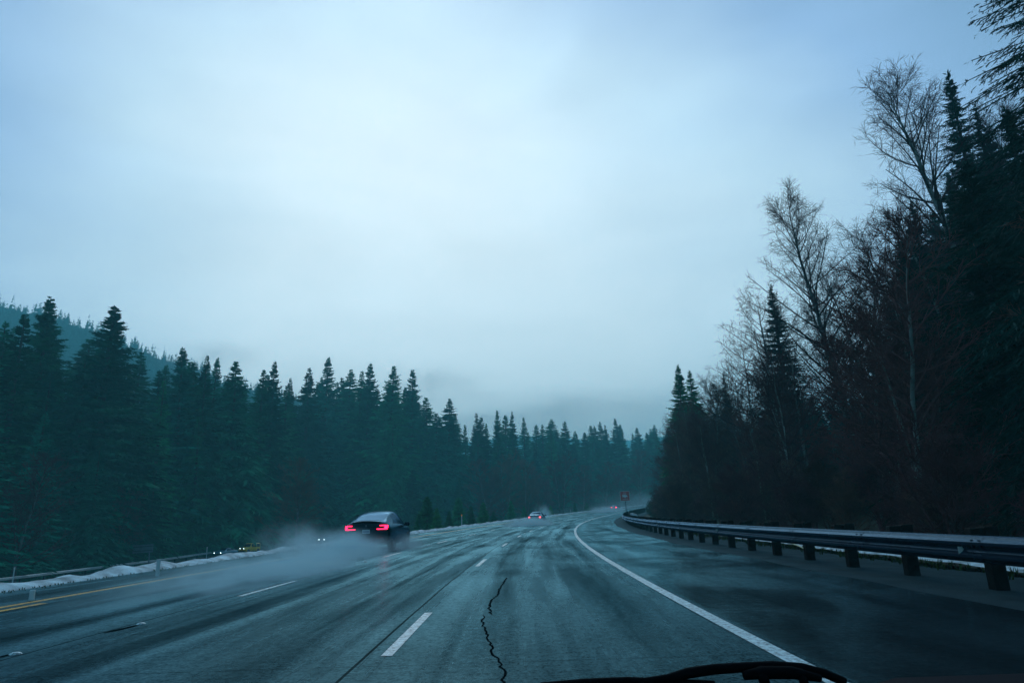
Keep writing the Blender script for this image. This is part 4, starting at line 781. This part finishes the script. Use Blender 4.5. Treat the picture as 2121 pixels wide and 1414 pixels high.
# ------------------------------------------------------------------ air: spray and haze
def spray_mat(name,dens,ns,thr,col=(.76,.96,1)):
    m=bpy.data.materials.new(name); m.use_nodes=True; t=m.node_tree; t.nodes.clear(); L=t.links.new
    tc=N(t,'ShaderNodeTexCoord'); ln=N(t,'ShaderNodeVectorMath',operation='LENGTH'); L(tc.outputs['Object'],ln.inputs[0])
    fo=N(t,'ShaderNodeMapRange',interpolation_type='SMOOTHSTEP'); L(ln.outputs['Value'],fo.inputs[0]); fo.inputs[1].default_value=1; fo.inputs[2].default_value=.1; fo.inputs[3].default_value=0; fo.inputs[4].default_value=1
    mp=N(t,'ShaderNodeMapping'); mp.inputs['Scale'].default_value=ns; L(tc.outputs['Object'],mp.inputs[0])
    nz=N(t,'ShaderNodeTexNoise'); nz.inputs['Scale'].default_value=1.; nz.inputs['Detail'].default_value=3; L(mp.outputs[0],nz.inputs['Vector'])
    mr=N(t,'ShaderNodeMapRange'); L(nz.outputs['Fac'],mr.inputs[0]); mr.inputs[1].default_value=thr; mr.inputs[2].default_value=.66; mr.inputs[3].default_value=.04; mr.inputs[4].default_value=1
    mu=N(t,'ShaderNodeMath',operation='MULTIPLY'); L(fo.outputs[0],mu.inputs[0]); L(mr.outputs[0],mu.inputs[1]); m2=N(t,'ShaderNodeMath',operation='MULTIPLY'); L(mu.outputs[0],m2.inputs[0]); m2.inputs[1].default_value=dens
    v=N(t,'ShaderNodeVolumePrincipled'); v.inputs['Color'].default_value=(*col,1); L(m2.outputs[0],v.inputs['Density']); o=N(t,'ShaderNodeOutputMaterial'); L(v.outputs[0],o.inputs['Volume']); return m
def sphere(name,m):
    V=[];Fc=[];a,b=12,20
    for i in range(a+1):
        for j in range(b): V.append((math.sin(math.pi*i/a)*math.cos(6.2832*j/b),math.sin(math.pi*i/a)*math.sin(6.2832*j/b),math.cos(math.pi*i/a)))
    for i in range(a):
        for j in range(b): Fc.append((i*b+j,(i+1)*b+j,(i+1)*b+(j+1)%b,i*b+(j+1)%b))
    return mesh(name,V,Fc,m)
def spray(s,u,r,dens,label,ns=(2.2,2.2,1.5),thr=.38,z=0,loc=None,rot=0):
    o=link('spray',sphere('spray',spray_mat('spray',dens,ns,thr)),kind='stuff',label=label,cat='spray'); o.scale=r
    o.location=tuple(rd(s,u,z)) if loc is None else loc; o.rotation_euler[2]=-head(s)+rot
spray(19.5,-6.5,(2.5,9.5,.60),2.4,'white water spray trailing low over the lane behind the black crossover',(2.8,4.,1.2),.40)
spray(27.,-7.3,(2.5,3.6,1.2),2.6,'dense spray boiling up at the rear wheels of the black crossover',(2.4,2.,1.3),.38)
spray(28.8,-9.7,(1.9,3.6,1.75),.9,'thin spray drifting up on the left of the black crossover',(2.,2.5,1.6),.42)
spray(31.5,-5.7,(1.15,3.4,.85),1.3,'spray hugging the right wheels of the black crossover',(2,2,1))
spray(16,-8.0,(4.0,8,.5),.10,'faint mist lying on the wet road behind the crossover',(3,4,1),.45)
spray(79.5,-3.6,(3.4,8,1.1),1.8,'white spray behind the grey sedan',(2,3,1))
spray(176,-3.6,(5,22,1.7),.5,'pale spray behind the distant dark car',(2,3,1))
spray(150,-13.5,(2.6,5,3.2),.6,'small plume of spray rising at the far road edge',(2.,2.,1.6),.42)
spray(215,-3,(18,60,6),.022,'mist hanging over the far bend of the road',(2,3,1))
spray(0,0,(9,30,5.0),.003,'mist above the opposite carriageway round the yellow vehicle',(2,4,1),loc=(OPX+2,148,-4.6))
for (px,py,Y,r,d,lab) in ((1130,862,335,(95,45,17),.020,'low cloud bank lying on the far treetops at the valley gap'),(430,742,250,(30,18,9),.030,'wisp of cloud drifting before the foot of the left ridge'),(880,800,262,(30,18,12),.028,'thin cloud softening the treeline step right of the black car')):
    P=at(px,py,Y); spray(0,0,r,d,lab,(2.5,2.5,1.6),.40,loc=tuple(map(float,P)))
def haze():
    m=bpy.data.materials.new('haze_air'); m.use_nodes=True; t=m.node_tree; t.nodes.clear(); v=N(t,'ShaderNodeVolumePrincipled'); v.inputs['Color'].default_value=(.33,.92,.96,1); v.inputs['Density'].default_value=.0012; v.inputs['Anisotropy'].default_value=.0
    o=N(t,'ShaderNodeOutputMaterial'); t.links.new(v.outputs[0],o.inputs['Volume']); b=MB(); b.box((0,0,95),(5300,5300,220)); b.build('haze',m,kind='stuff',label='thin blue mist filling the valley air',cat='haze')
haze()
